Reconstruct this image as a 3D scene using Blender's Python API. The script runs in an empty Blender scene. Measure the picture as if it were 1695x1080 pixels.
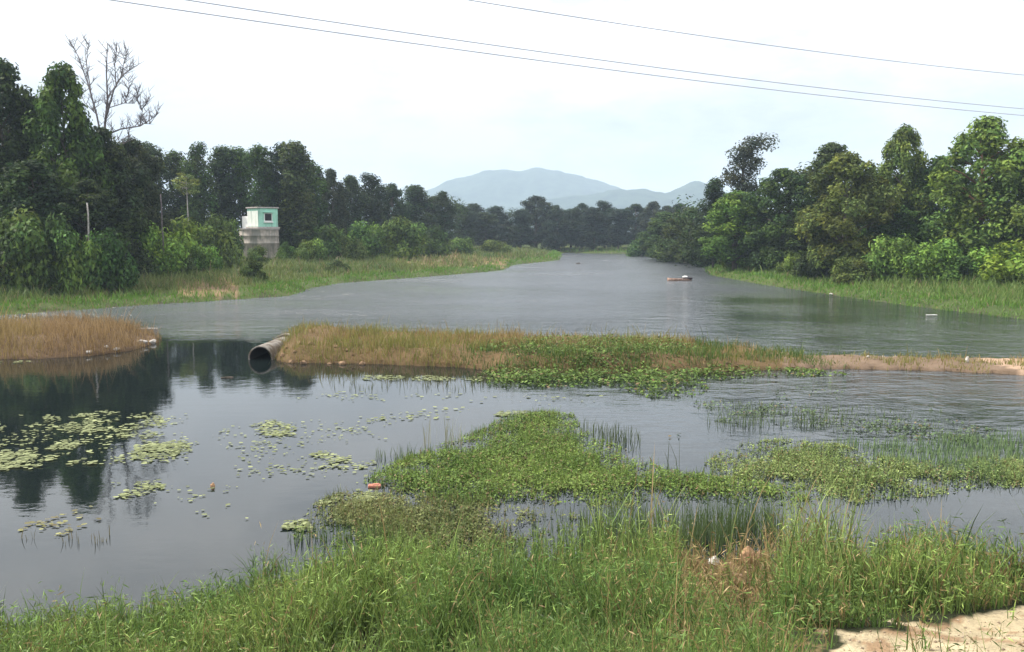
import bpy, bmesh, math
import numpy as np
from mathutils import Vector

# ------------------------------------------------------------------ camera, sky, sun, exposure
SC = bpy.context.scene
COL = SC.collection
W0, H0, F, HOR, CAMZ = 1695.0, 1080.0, 1410.0, 385.0, 6.0
PITCH = math.atan((H0 / 2 - HOR) / F)
cam_data = bpy.data.cameras.new('camera')
cam = bpy.data.objects.new('camera', cam_data)
COL.objects.link(cam)
cam.location = (0, 0, CAMZ)
cam.rotation_euler = (math.pi / 2 - PITCH, 0, 0)
cam_data.sensor_width = 36
cam_data.lens = 36 * F / W0
cam_data.clip_end = 20000
cam_data.clip_start = 0.05
SC.camera = cam
SC.view_settings.view_transform = 'Standard'
SC.view_settings.look = 'None'
SC.view_settings.exposure = 0.44
SC.view_settings.gamma = 1.0

SUN_EL, SUN_AZ = math.radians(50), math.radians(-75)     # azimuth clockwise from +Y
sunvec = Vector((math.cos(SUN_EL) * math.sin(SUN_AZ), math.cos(SUN_EL) * math.cos(SUN_AZ), math.sin(SUN_EL)))
sun_data = bpy.data.lights.new('sun', 'SUN')
sun_data.energy = 5.0
sun_data.angle = math.radians(1.0)
sun_data.color = (1.0, 0.95, 0.86)
sun = bpy.data.objects.new('sun', sun_data)
COL.objects.link(sun)
sun.rotation_euler = (-sunvec).to_track_quat('-Z', 'Y').to_euler()
sun.location = (-80, 20, 120)

world = bpy.data.worlds.new('World')
SC.world = world
world.use_nodes = True
nt = world.node_tree
for n in list(nt.nodes):
    nt.nodes.remove(n)
def N(tree, typ, **kw):
    n = tree.nodes.new(typ)
    for k, v in kw.items():
        if k.startswith('i_'):
            n.inputs[k[2:].replace('_', ' ')].default_value = v
        else:
            setattr(n, k, v)
    return n
out = N(nt, 'ShaderNodeOutputWorld')
bg = N(nt, 'ShaderNodeBackground', i_Strength=0.1)
sky = N(nt, 'ShaderNodeTexSky', sky_type='NISHITA', sun_disc=False)
sky.sun_elevation = SUN_EL
sky.sun_rotation = SUN_AZ
sky.dust_density = 3.0
tc = N(nt, 'ShaderNodeTexCoord')
mp = N(nt, 'ShaderNodeMapping')
mp.inputs['Scale'].default_value = (1, 1, 2.6)
mp.inputs['Location'].default_value = (0.35, 0.1, 0.2)
cn = N(nt, 'ShaderNodeTexNoise', i_Scale=4.2, i_Detail=8.0, i_Roughness=0.6)
rp = N(nt, 'ShaderNodeValToRGB')
rp.color_ramp.elements[0].position = 0.36
rp.color_ramp.elements[0].color = (0.55, 0.55, 0.55, 1)
rp.color_ramp.elements[1].position = 0.60
rp.color_ramp.elements[1].color = (1, 1, 1, 1)
mix = N(nt, 'ShaderNodeMixRGB')
L = nt.links.new
sx = N(nt, 'ShaderNodeSeparateXYZ')
er = N(nt, 'ShaderNodeMapRange', interpolation_type='SMOOTHSTEP'); er.inputs[1].default_value = 0.07; er.inputs[2].default_value = 0.40
cc = N(nt, 'ShaderNodeMixRGB'); cc.inputs['Color1'].default_value = (6.6, 7.1, 7.9, 1); cc.inputs['Color2'].default_value = (15.0, 15.0, 15.1, 1)
L(tc.outputs['Generated'], sx.inputs[0]); L(sx.outputs['Z'], er.inputs[0]); L(er.outputs[0], cc.inputs['Fac']); L(cc.outputs[0], mix.inputs['Color2'])
L(tc.outputs['Generated'], mp.inputs['Vector'])
L(mp.outputs['Vector'], cn.inputs['Vector'])
L(cn.outputs['Fac'], rp.inputs['Fac'])
L(rp.outputs['Color'], mix.inputs['Fac'])
L(sky.outputs['Color'], mix.inputs['Color1'])
L(mix.outputs['Color'], bg.inputs['Color'])
L(bg.outputs['Background'], out.inputs['Surface'])

# ------------------------------------------------------------------ helpers
RNG = np.random.default_rng(7)
CT, ST = math.cos(PITCH), math.sin(PITCH)

def ray(px, py):
    u = (np.asarray(px, float) - W0 / 2) / F
    v = -(np.asarray(py, float) - H0 / 2) / F
    return u, CT + ST * v, -ST + CT * v

def at_z(px, py, z=0.0):                     # photo pixel -> point on the level z
    a, b, c = ray(px, py)
    t = (z - CAMZ) / c
    return np.stack([a * t, b * t], -1)

def at_d(px, py, d):                         # photo pixel -> point at forward distance d
    a, b, c = ray(px, py)
    t = d / b
    return np.array([a * t, d, CAMZ + c * t])

def proj(x, y, z):
    dz = z - CAMZ
    fw = y * CT - dz * ST
    up = y * ST + dz * CT
    return W0 / 2 + F * x / fw, H0 / 2 - F * up / fw

def _hash(i, j, s):
    h = (i * 374761393 + j * 668265263 + s * 1442695041) & 0xFFFFFFFF
    h = ((h ^ (h >> 13)) * 1274126177) & 0xFFFFFFFF
    return ((h ^ (h >> 16)) & 0xFFFF) / 65535.0

def vnoise(x, y, s=0):
    x = np.asarray(x, float); y = np.asarray(y, float)
    i = np.floor(x).astype(np.int64); j = np.floor(y).astype(np.int64)
    f = x - i; g = y - j
    f = f * f * (3 - 2 * f); g = g * g * (3 - 2 * g)
    a = _hash(i, j, s); b = _hash(i + 1, j, s); c = _hash(i, j + 1, s); d = _hash(i + 1, j + 1, s)
    return (a * (1 - f) + b * f) * (1 - g) + (c * (1 - f) + d * f) * g

def fbm(x, y, s=0, o=4):
    t = 0; a = 0.5; n = 0
    for k in range(o):
        t = t + a * vnoise(x * 2 ** k, y * 2 ** k, s + k * 17); n += a; a *= 0.5
    return t / n

def inside(P, x, y):
    P = np.asarray(P, float); r = np.zeros(np.shape(x), bool)
    for k in range(len(P)):
        x1, y1 = P[k]; x2, y2 = P[k - 1]
        c = (y1 > y) != (y2 > y)
        if y1 != y2:
            r ^= c & (x < (x2 - x1) * (y - y1) / (y2 - y1) + x1)
    return r

def dist(P, x, y):
    P = np.asarray(P, float); d = np.full(np.shape(x), 1e18)
    for k in range(len(P)):
        a = P[k - 1]; b = P[k]; e = b - a; l = e @ e + 1e-9
        t = np.clip(((x - a[0]) * e[0] + (y - a[1]) * e[1]) / l, 0, 1)
        d = np.minimum(d, (x - a[0] - t * e[0]) ** 2 + (y - a[1] - t * e[1]) ** 2)
    return np.sqrt(d)

def sdist(P, x, y):                          # positive inside
    return np.where(inside(P, x, y), 1, -1) * dist(P, x, y)

def mesh_obj(name, verts, faces, material, parent=None, smooth=False, col=None):
    """faces: an (n,k) int array, a list of such arrays, or a list of tuples"""
    me = bpy.data.meshes.new(name)
    verts = np.asarray(verts, np.float32)
    if isinstance(faces, np.ndarray):
        faces = [faces]
    if faces and isinstance(faces[0], np.ndarray):
        loops = np.concatenate([f.ravel() for f in faces]).astype(np.int32)
        sizes = np.concatenate([np.full(len(f), f.shape[1]) for f in faces]).astype(np.int32)
        starts = np.concatenate([[0], np.cumsum(sizes)[:-1]]).astype(np.int32)
        me.vertices.add(len(verts)); me.vertices.foreach_set('co', verts.ravel())
        me.loops.add(len(loops)); me.loops.foreach_set('vertex_index', loops)
        me.polygons.add(len(sizes)); me.polygons.foreach_set('loop_start', starts)
        me.update(calc_edges=True)
    else:
        me.from_pydata([tuple(map(float, v)) for v in verts], [], faces)
        me.update()
    if col is not None:
        at = me.attributes.new('col', 'FLOAT_COLOR', 'POINT')
        c4 = np.ones((len(verts), 4), np.float32); c4[:, :3] = col
        at.data.foreach_set('color', c4.ravel())
    if smooth:
        me.polygons.foreach_set('use_smooth', np.ones(len(me.polygons), bool))
    me.materials.append(material)
    o = bpy.data.objects.new(name, me)
    COL.objects.link(o)
    if parent: o.parent = parent
    return o

def tag(o, label, cat=None, group=None, kind=None):
    o['label'] = label
    if cat: o['category'] = cat
    if group: o['group'] = group
    if kind: o['kind'] = kind
    return o

def thing(name, label, cat, loc, rz=0, group=None):
    o = bpy.data.objects.new(name, None)
    o.empty_display_size = 0.3
    COL.objects.link(o)
    o.location = tuple(map(float, loc)); o.rotation_euler = (0, 0, rz)
    return tag(o, label, cat, group)

def copy_tree(root, loc, rz, sc, label, group):
    r = root.copy(); COL.objects.link(r)
    r.location = tuple(map(float, loc)); r.rotation_euler = (0, 0, rz); r.scale = sc
    r['label'] = label
    if group: r['group'] = group
    for ch in root.children:
        c = ch.copy(); COL.objects.link(c); c.parent = r
    return r

class MB:
    def __init__(s): s.v = []; s.f = []
    def add(s, V, Fc):
        k = len(s.v); s.v += [tuple(map(float, p)) for p in V]; s.f += [tuple(int(i) + k for i in f) for f in Fc]
    def box(s, c, d, rz=0, bev=0.0):
        cx, cy, cz = c; hx, hy, hz = d[0] / 2, d[1] / 2, d[2] / 2
        b = min(bev, hx * .45, hy * .45, hz * .45)
        co, si = math.cos(rz), math.sin(rz)
        if b <= 0:
            V = [(sx * hx, sy * hy, sz * hz) for sz in (-1, 1) for sx, sy in ((-1, -1), (1, -1), (1, 1), (-1, 1))]
            Fc = [(3, 2, 1, 0), (4, 5, 6, 7)] + [(i, (i + 1) % 4, (i + 1) % 4 + 4, i + 4) for i in range(4)]
        else:
            V = []
            rings = [(-hz, b), (-hz + b, 0), (hz - b, 0), (hz, b)]
            for z, ins in rings:
                x, y = hx - ins, hy - ins
                V += [(-x + b, -y, z), (x - b, -y, z), (x, -y + b, z), (x, y - b, z), (x - b, y, z), (-x + b, y, z), (-x, y - b, z), (-x, -y + b, z)]
            Fc = [tuple(range(7, -1, -1)), tuple(range(24, 32))]
            for r in range(3):
                Fc += [(r * 8 + i, r * 8 + (i + 1) % 8, r * 8 + 8 + (i + 1) % 8, r * 8 + 8 + i) for i in range(8)]
        s.add([(cx + x * co - y * si, cy + x * si + y * co, cz + z) for x, y, z in V], Fc)
    def tube(s, P, R, n=6, cap=True):
        P = [Vector(p) for p in P]; V = []; up = None
        for i, p in enumerate(P):
            t = (P[min(i + 1, len(P) - 1)] - P[max(i - 1, 0)]).normalized()
            if up is None:
                up = t.orthogonal().normalized()
            up = (up - t * up.dot(t)).normalized()
            b = t.cross(up)
            for k in range(n):
                a = 2 * math.pi * k / n
                V.append(p + (up * math.cos(a) + b * math.sin(a)) * R[i])
        Fc = [(r * n + k, r * n + (k + 1) % n, r * n + n + (k + 1) % n, r * n + n + k) for r in range(len(P) - 1) for k in range(n)]
        if cap:
            Fc += [tuple(range(n - 1, -1, -1)), tuple((len(P) - 1) * n + k for k in range(n))]
        s.add(V, Fc)
    def lathe(s, prof, n=32, c=(0, 0, 0), closed=False):
        V = [(c[0] + r * math.cos(2 * math.pi * k / n), c[1] + r * math.sin(2 * math.pi * k / n), c[2] + z) for r, z in prof for k in range(n)]
        m = len(prof)
        Fc = [(r * n + k, r * n + (k + 1) % n, ((r + 1) % m) * n + (k + 1) % n, ((r + 1) % m) * n + k) for r in range(m if closed else m - 1) for k in range(n)]
        s.add(V, Fc)
    def build(s, name, m, parent=None, smooth=False):
        return mesh_obj(name, np.array(s.v), s.f, m, parent, smooth)

# ------------------------------------------------------------------ materials
def new_mat(name):
    m = bpy.data.materials.new(name); m.use_nodes = True
    t = m.node_tree
    for n in list(t.nodes): t.nodes.remove(n)
    return m, t, N(t, 'ShaderNodeOutputMaterial')

def leaf_mat(name, trans=0.3, rough=0.5, objcol=True, shiny=0.35):
    m, t, o = new_mat(name)
    a = N(t, 'ShaderNodeAttribute', attribute_name='col')
    src = a.outputs['Color']
    if objcol:
        oi = N(t, 'ShaderNodeObjectInfo')
        mx = N(t, 'ShaderNodeMixRGB', blend_type='MULTIPLY'); mx.inputs[0].default_value = 1
        t.links.new(src, mx.inputs[1]); t.links.new(oi.outputs['Color'], mx.inputs[2]); src = mx.outputs[0]
    p = N(t, 'ShaderNodeBsdfPrincipled', i_Roughness=rough)
    p.inputs['Specular IOR Level'].default_value = shiny
    tr = N(t, 'ShaderNodeBsdfTranslucent')
    ms = N(t, 'ShaderNodeMixShader'); ms.inputs[0].default_value = trans
    t.links.new(src, p.inputs['Base Color']); t.links.new(src, tr.inputs['Color'])
    t.links.new(p.outputs[0], ms.inputs[1]); t.links.new(tr.outputs[0], ms.inputs[2])
    t.links.new(ms.outputs[0], o.inputs['Surface'])
    return m

def rough_mat(name, c1, c2, scale=3.0, rough=0.9, bump=0.3, dist_=0.05, c3=None, s3=0.6, spec=0.25, detail=6, streak=1.0):
    """two tones by noise, an optional third tone in large blotches, with bump"""
    m, t, o = new_mat(name)
    tcn = N(t, 'ShaderNodeTexCoord')
    n1 = N(t, 'ShaderNodeTexNoise', i_Scale=scale, i_Detail=float(detail), i_Roughness=0.65)
    t.links.new(tcn.outputs['Object'], n1.inputs['Vector'])
    r = N(t, 'ShaderNodeValToRGB')
    r.color_ramp.elements[0].position = 0.35; r.color_ramp.elements[0].color = (*c1, 1)
    r.color_ramp.elements[1].position = 0.68; r.color_ramp.elements[1].color = (*c2, 1)
    t.links.new(n1.outputs['Fac'], r.inputs['Fac'])
    src = r.outputs['Color']
    if c3:
        n2 = N(t, 'ShaderNodeTexNoise', i_Scale=s3, i_Detail=4.0)
        ms_ = N(t, 'ShaderNodeMapping'); ms_.inputs['Scale'].default_value = (1, 1, streak)
        t.links.new(tcn.outputs['Object'], ms_.inputs[0]); t.links.new(ms_.outputs[0], n2.inputs['Vector'])
        mr = N(t, 'ShaderNodeMapRange'); mr.inputs[1].default_value = 0.48; mr.inputs[2].default_value = 0.62
        t.links.new(n2.outputs['Fac'], mr.inputs[0])
        mx = N(t, 'ShaderNodeMixRGB'); mx.inputs[2].default_value = (*c3, 1)
        t.links.new(mr.outputs[0], mx.inputs[0]); t.links.new(src, mx.inputs[1]); src = mx.outputs[0]
    p = N(t, 'ShaderNodeBsdfPrincipled', i_Roughness=rough)
    p.inputs['Specular IOR Level'].default_value = spec
    b = N(t, 'ShaderNodeBump', i_Strength=bump, i_Distance=dist_)
    t.links.new(n1.outputs['Fac'], b.inputs['Height'])
    t.links.new(src, p.inputs['Base Color']); t.links.new(b.outputs[0], p.inputs['Normal'])
    t.links.new(p.outputs[0], o.inputs['Surface'])
    return m

M_leaf = leaf_mat('leaf', rough=0.65, shiny=0.12)
M_blade = leaf_mat('grass_blade', trans=0.3, objcol=False, shiny=0.2)
M_pad = leaf_mat('water_leaf', trans=0.2, rough=0.6, objcol=False, shiny=0.15)
M_bark = rough_mat('bark', (0.06, 0.05, 0.04), (0.16, 0.13, 0.10), 9, 0.9, 0.6)
M_redbark = rough_mat('red_bark', (0.13, 0.065, 0.035), (0.22, 0.12, 0.07), 5, 0.9, 0.6)
M_palebark = rough_mat('pale_bark', (0.22, 0.20, 0.18), (0.42, 0.40, 0.37), 7, 0.85, 0.4)
M_deadwood = rough_mat('dead_wood', (0.09, 0.075, 0.075), (0.20, 0.17, 0.175), 6, 0.85, 0.3)
M_concrete = rough_mat('weathered_concrete', (0.10, 0.09, 0.08), (0.32, 0.29, 0.25), 4, 0.9, 0.4, 0.03, c3=(0.10, 0.075, 0.05), s3=1.3)
M_wellwall = rough_mat('stained_concrete', (0.26, 0.23, 0.20), (0.46, 0.40, 0.34), 1.6, 0.92, 0.4, 0.04, c3=(0.18, 0.175, 0.15), s3=1.2, streak=0.2)
M_mint = rough_mat('mint_paint', (0.30, 0.58, 0.46), (0.38, 0.67, 0.54), 2.5, 0.7, 0.1, 0.01, c3=(0.25, 0.44, 0.35), s3=2.2, streak=0.12)
M_sunface = rough_mat('sunlit_mint', (0.62, 0.66, 0.60), (0.78, 0.80, 0.75), 2.0, 0.8, 0.1, 0.01, c3=(0.50, 0.56, 0.50), s3=2.0, streak=0.12)
M_slab = rough_mat('slab_concrete', (0.30, 0.27, 0.25), (0.46, 0.42, 0.39), 3, 0.9, 0.2, 0.02)
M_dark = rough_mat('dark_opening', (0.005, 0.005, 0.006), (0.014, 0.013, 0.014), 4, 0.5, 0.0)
M_white = rough_mat('white_trim', (0.70, 0.70, 0.68), (0.82, 0.82, 0.80), 6, 0.6, 0.05)
M_rock = rough_mat('pale_stone', (0.30, 0.27, 0.24), (0.58, 0.54, 0.49), 4, 0.9, 0.7, 0.05)
M_orangerock = rough_mat('orange_stone', (0.24, 0.13, 0.07), (0.48, 0.31, 0.18), 5, 0.92, 0.8, 0.05)
M_clod = rough_mat('dry_earth', (0.13, 0.08, 0.045), (0.30, 0.20, 0.12), 9, 0.95, 0.8, 0.04)
M_hull = rough_mat('worn_hull_paint', (0.24, 0.14, 0.10), (0.40, 0.28, 0.22), 4, 0.7, 0.2, 0.01)
M_tarp = rough_mat('dark_tarpaulin', (0.018, 0.015, 0.018), (0.05, 0.04, 0.045), 5, 0.6, 0.6, 0.05)
M_sack = rough_mat('white_sack', (0.62, 0.60, 0.56), (0.80, 0.79, 0.76), 8, 0.8, 0.4, 0.02)
M_redplastic = rough_mat('faded_red_plastic', (0.34, 0.11, 0.07), (0.46, 0.22, 0.15), 6, 0.5, 0.1)
M_cable = rough_mat('cable_sheath', (0.48, 0.50, 0.58), (0.56, 0.58, 0.66), 3, 0.5, 0.0)

# ground: colour attribute 'col' (what grows or lies there) broken up by noise
def ground_mat():
    m, t, o = new_mat('ground_cover')
    a = N(t, 'ShaderNodeAttribute', attribute_name='col')
    tcn = N(t, 'ShaderNodeTexCoord')
    n1 = N(t, 'ShaderNodeTexNoise', i_Scale=1.6, i_Detail=9.0, i_Roughness=0.7)
    n2 = N(t, 'ShaderNodeTexNoise', i_Scale=22.0, i_Detail=4.0, i_Roughness=0.7)
    t.links.new(tcn.outputs['Object'], n1.inputs['Vector']); t.links.new(tcn.outputs['Object'], n2.inputs['Vector'])
    ad = N(t, 'ShaderNodeMath', operation='ADD'); t.links.new(n1.outputs['Fac'], ad.inputs[0]); t.links.new(n2.outputs['Fac'], ad.inputs[1])
    mr = N(t, 'ShaderNodeMapRange'); mr.inputs[1].default_value = 0.6; mr.inputs[2].default_value = 1.4
    mr.inputs[3].default_value = 0.62; mr.inputs[4].default_value = 1.3
    t.links.new(ad.outputs[0], mr.inputs[0])
    mx = N(t, 'ShaderNodeVectorMath', operation='SCALE')
    t.links.new(a.outputs['Color'], mx.inputs[0]); t.links.new(mr.outputs[0], mx.inputs['Scale'])
    p = N(t, 'ShaderNodeBsdfPrincipled', i_Roughness=0.95); p.inputs['Specular IOR Level'].default_value = 0.15
    b = N(t, 'ShaderNodeBump', i_Strength=0.7, i_Distance=0.12)
    t.links.new(ad.outputs[0], b.inputs['Height'])
    t.links.new(mx.outputs[0], p.inputs['Base Color']); t.links.new(b.outputs[0], p.inputs['Normal'])
    t.links.new(p.outputs[0], o.inputs['Surface'])
    return m
M_ground = ground_mat()

def water_mat():
    m, t, o = new_mat('pond_water')
    g = N(t, 'ShaderNodeNewGeometry')
    sep = N(t, 'ShaderNodeSeparateXYZ'); t.links.new(g.outputs['Position'], sep.inputs[0])
    # wind reaches the open lake beyond the causeway; the near pond lies calm, a little rougher on its open side
    far = N(t, 'ShaderNodeMapRange'); far.inputs[1].default_value = 46; far.inputs[2].default_value = 64
    t.links.new(sep.outputs['Y'], far.inputs[0])
    side = N(t, 'ShaderNodeMapRange'); side.inputs[1].default_value = -2; side.inputs[2].default_value = 12
    side.inputs[3].default_value = 0.0; side.inputs[4].default_value = 0.24
    t.links.new(sep.outputs['X'], side.inputs[0])
    depth = N(t, 'ShaderNodeMapRange'); depth.inputs[1].default_value = 18; depth.inputs[2].default_value = 32
    t.links.new(sep.outputs['Y'], depth.inputs[0])
    sd = N(t, 'ShaderNodeMath', operation='MULTIPLY'); t.links.new(side.outputs[0], sd.inputs[0]); t.links.new(depth.outputs[0], sd.inputs[1])
    mxm = N(t, 'ShaderNodeMath', operation='MAXIMUM'); t.links.new(sd.outputs[0], mxm.inputs[1])
    patch = N(t, 'ShaderNodeTexNoise', i_Scale=0.09, i_Detail=5.0)
    mp2 = N(t, 'ShaderNodeMapping'); mp2.inputs['Scale'].default_value = (0.5, 0.7, 1)
    t.links.new(g.outputs['Position'], mp2.inputs[0]); t.links.new(mp2.outputs[0], patch.inputs['Vector'])
    pr = N(t, 'ShaderNodeMapRange'); pr.inputs[1].default_value = 0.35; pr.inputs[2].default_value = 0.65; pr.inputs[3].default_value = 0.35; pr.inputs[4].default_value = 1.0
    t.links.new(patch.outputs['Fac'], pr.inputs[0])
    cx = N(t, 'ShaderNodeMapRange'); cx.inputs[1].default_value = 7; cx.inputs[2].default_value = 20; t.links.new(sep.outputs['X'], cx.inputs[0])
    cy = N(t, 'ShaderNodeMapRange'); cy.inputs[1].default_value = 70; cy.inputs[2].default_value = 100; cy.inputs[3].default_value = 0.96; cy.inputs[4].default_value = 0.0; t.links.new(sep.outputs['Y'], cy.inputs[0])
    cm = N(t, 'ShaderNodeMath', operation='MULTIPLY'); t.links.new(cx.outputs[0], cm.inputs[0]); t.links.new(cy.outputs[0], cm.inputs[1])
    ci = N(t, 'ShaderNodeMath', operation='SUBTRACT'); ci.inputs[0].default_value = 1.0; t.links.new(cm.outputs[0], ci.inputs[1])
    fc_ = N(t, 'ShaderNodeMath', operation='MULTIPLY'); t.links.new(far.outputs[0], fc_.inputs[0]); t.links.new(ci.outputs[0], fc_.inputs[1])
    t.links.new(fc_.outputs[0], mxm.inputs[0])
    mm = N(t, 'ShaderNodeMath', operation='MULTIPLY'); t.links.new(mxm.outputs[0], mm.inputs[0]); t.links.new(pr.outputs[0], mm.inputs[1])
    amp = N(t, 'ShaderNodeMath', operation='ADD'); amp.inputs[1].default_value = 0.007; t.links.new(mm.outputs[0], amp.inputs[0])
    mp3 = N(t, 'ShaderNodeMapping'); mp3.inputs['Scale'].default_value = (0.8, 1.3, 1); t.links.new(g.outputs['Position'], mp3.inputs[0])
    w = N(t, 'ShaderNodeTexNoise', i_Scale=1.5, i_Detail=4.0, i_Roughness=0.62)
    t.links.new(mp3.outputs[0], w.inputs['Vector'])
    w2 = N(t, 'ShaderNodeTexNoise', i_Scale=0.42, i_Detail=3.0, i_Roughness=0.6)
    t.links.new(mp3.outputs[0], w2.inputs['Vector'])
    wa = N(t, 'ShaderNodeMath', operation='MULTIPLY_ADD'); wa.inputs[1].default_value = 1.8
    t.links.new(w2.outputs['Fac'], wa.inputs[0]); t.links.new(w.outputs['Fac'], wa.inputs[2])
    b = N(t, 'ShaderNodeBump', i_Distance=0.6)
    t.links.new(wa.outputs[0], b.inputs['Height']); t.links.new(amp.outputs[0], b.inputs['Strength'])
    p = N(t, 'ShaderNodeBsdfPrincipled', i_IOR=1.42)
    ro = N(t, 'ShaderNodeMath', operation='MULTIPLY_ADD'); ro.inputs[1].default_value = 0.26; ro.inputs[2].default_value = 0.02
    t.links.new(mm.outputs[0], ro.inputs[0]); t.links.new(ro.outputs[0], p.inputs['Roughness'])
    sheen_tint = N(t, 'ShaderNodeMixRGB'); sheen_tint.inputs[1].default_value = (0.007, 0.011, 0.011, 1); sheen_tint.inputs[2].default_value = (0.060, 0.067, 0.074, 1)  # brightness of ruffled water put into base colour, calm water kept near black
    t.links.new(mxm.outputs[0], sheen_tint.inputs[0]); t.links.new(sheen_tint.outputs[0], p.inputs['Base Color'])
    t.links.new(b.outputs[0], p.inputs['Normal'])
    t.links.new(p.outputs[0], o.inputs['Surface'])
    return m
M_water = water_mat()

def hill_mat():
    return rough_mat('forested_slope', (0.012, 0.025, 0.03), (0.05, 0.075, 0.06), 0.03, 0.95, 0.0, spec=0.05)
M_hill = hill_mat()

# ------------------------------------------------------------------ terrain
F_edge = [(-40, 10.5), (-14, 11.6), (-7.5, 11.9), (-4.0, 13.6), (-2.4, 14.7), (0.5, 15.1), (3.5, 15.2), (8.5, 14.9), (14, 15.4), (40, 17)]
R_px = [(2000, 572), (1850, 548), (1690, 528), (1500, 506), (1380, 489), (1260, 471), (1178, 456), (1165, 441), (1100, 429), (1060, 421)]
Lf_px = [(930, 419), (925, 431), (850, 439), (830, 448), (700, 459), (560, 469), (512, 478), (480, 490), (330, 500), (240, 505), (150, 512), (0, 522), (-300, 532)]
LAKE = F_edge + [(60, 26), (52, 40)] + [tuple(at_z(*p)) for p in R_px] + [tuple(at_z(*p)) for p in Lf_px] + [(-60, 48), (-52, 30)]
DYKE = [tuple(at_z(*p)) for p in [(448, 594), (470, 601), (600, 603), (760, 609), (850, 619), (1000, 620), (1150, 617), (1300, 613), (1400, 612), (1550, 615), (1720, 623), (1950, 632),
                                  (1950, 599), (1720, 597), (1600, 596), (1450, 592), (1330, 591), (1240, 584), (1100, 575), (900, 571), (700, 566), (560, 560), (500, 556), (470, 560), (452, 574)]]
MOUND = [tuple(at_z(*p)) for p in [(-500, 597), (-40, 596), (60, 595), (150, 590), (220, 581), (262, 568), (268, 561), (240, 551), (150, 545), (0, 540), (-500, 540)]]

def terrain(x, y):
    x = np.asarray(x, float); y = np.asarray(y, float)
    s = sdist(LAKE, x, y)
    o = np.maximum(-s, 0)
    near = np.clip((34 - y) / 8, 0, 1) * np.clip((60 - np.abs(x)) / 20, 0, 1)
    fore = 0.235 * o + 0.36 * np.maximum(o - 9.0, 0)
    fore = np.minimum(fore, 4.4)
    wide = np.clip((x + 30) / 40, 0, 1)
    bank = 0.30 * np.minimum(o, 1.6) + np.minimum(0.034 * o, 2.4)
    n = fbm(x * 0.25, y * 0.25, 3) - 0.5
    land = near * (fore + 0.16 * (fbm(x * 2.2, y * 2.2, 63) - .5) * np.clip(o / 2, 0, 1) + 0.5 * n * np.clip(o / 2, 0, 1)) + (1 - near) * (bank + 0.9 * n * np.clip(o / 5, 0, 1))
    z = np.where(s > 0, -np.minimum(1.0, 0.35 * s), land)
    sd = sdist(DYKE, x, y)
    top = np.where(x < 6, 0.62, np.clip(0.62 - (x - 6) * 0.06, 0.14, 1))
    zd = np.where(sd > 0, np.minimum(0.55 * sd, top) + (fbm(x * 0.9, y * 0.9, 9) - 0.5) * 0.35 * np.clip(sd / .6, 0, 1), -9)
    pa = np.array(at_z(474, 590)); pb = np.array(at_z(548, 562))
    dp = dist([tuple(pa + (pb - pa) * .28), tuple(pb)], x, y)
    zd = zd + np.where(sd > 0, 0.26 * np.exp(-(dp / 1.2) ** 2), 0)
    sm = sdist(MOUND, x, y)
    zm = np.where(sm > 0, np.minimum(0.35 * sm, 0.75) + (fbm(x * 0.7, y * 0.7, 19) - 0.5) * 0.3 * np.clip(sm / .6, 0, 1), -9)
    return np.maximum(np.maximum(z, zd), zm)

def ground_z(x, y):
    return float(terrain(np.array([x]), np.array([y]))[0])

SOIL_PX = [[(640, 412), (760, 410), (770, 440), (690, 444), (640, 430)], [(290, 470), (395, 466), (400, 488), (300, 490)], [(780, 428), (840, 428), (840, 440), (780, 440)],
           [(575, 408), (640, 408), (640, 420), (575, 420)]]
SAND_PX = [(1290, 1500), (1330, 1100), (1385, 1055), (1430, 1043), (1560, 1037), (1640, 1016), (1720, 1003), (1800, 1000), (1900, 1500)]
DRY_PX = [(1120, 1060), (1115, 960), (1135, 905), (1265, 890), (1300, 940), (1275, 1010), (1240, 1065)]

def ground_colour(x, y, z):
    px, py = proj(x, np.maximum(y, 0.5), z)
    jt = np.where(y < 30, 60, 16)
    px = px + (fbm(x * 1.7, y * 1.7, 51) - .5) * jt * 1.6; py = py + (fbm(x * 1.9, y * 1.9, 52) - .5) * jt
    ok = y > 2
    g = fbm(x * 0.12, y * 0.12, 31)[:, None]
    c = (1 - g) * np.array([0.045, 0.075, 0.022]) + g * np.array([0.10, 0.12, 0.035])
    def put(m, col):
        c[m] = col
    s = sdist(LAKE, x, y)
    put(s > 0.2, (0.06, 0.055, 0.04))
    put(inside(DYKE, x, y), (0.15, 0.10, 0.05))
    put(inside(DYKE, x, y) & (x > 12), (0.20, 0.14, 0.095))
    put(inside(DYKE, x, y) & (x > 20.5 + 3 * fbm(x, y, 8)), (0.42, 0.29, 0.20))
    put(inside(MOUND, x, y), (0.13, 0.085, 0.05))
    for P in SOIL_PX:
        put(ok & inside(P, px, py), (0.26, 0.18, 0.10))
    put((y < 30) & (s < 0), (0.035, 0.040, 0.018))
    put(ok & (y < 20) & inside(DRY_PX, px, py), (0.13, 0.085, 0.045))
    sn = fbm(x * 2.5, y * 2.5, 64)[:, None]; sm_ = (y < 20) & (y > 1) & inside(SAND_PX, px, py)
    c[sm_] = (np.array([[.55, .45, .29]]) * sn ** .5 * 1.25 + np.array([[.0, .0, .0]]))[sm_]; put(sm_ & (sn[:, 0] < .40), (0.33, 0.22, 0.13))
    put((y < 20) & (y > 1) & inside([(1000, 1300), (1050, 1066), (1200, 1060), (1345, 1066), (1345, 1300)], px, py), (0.17, 0.13, 0.06))
    return c

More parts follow.
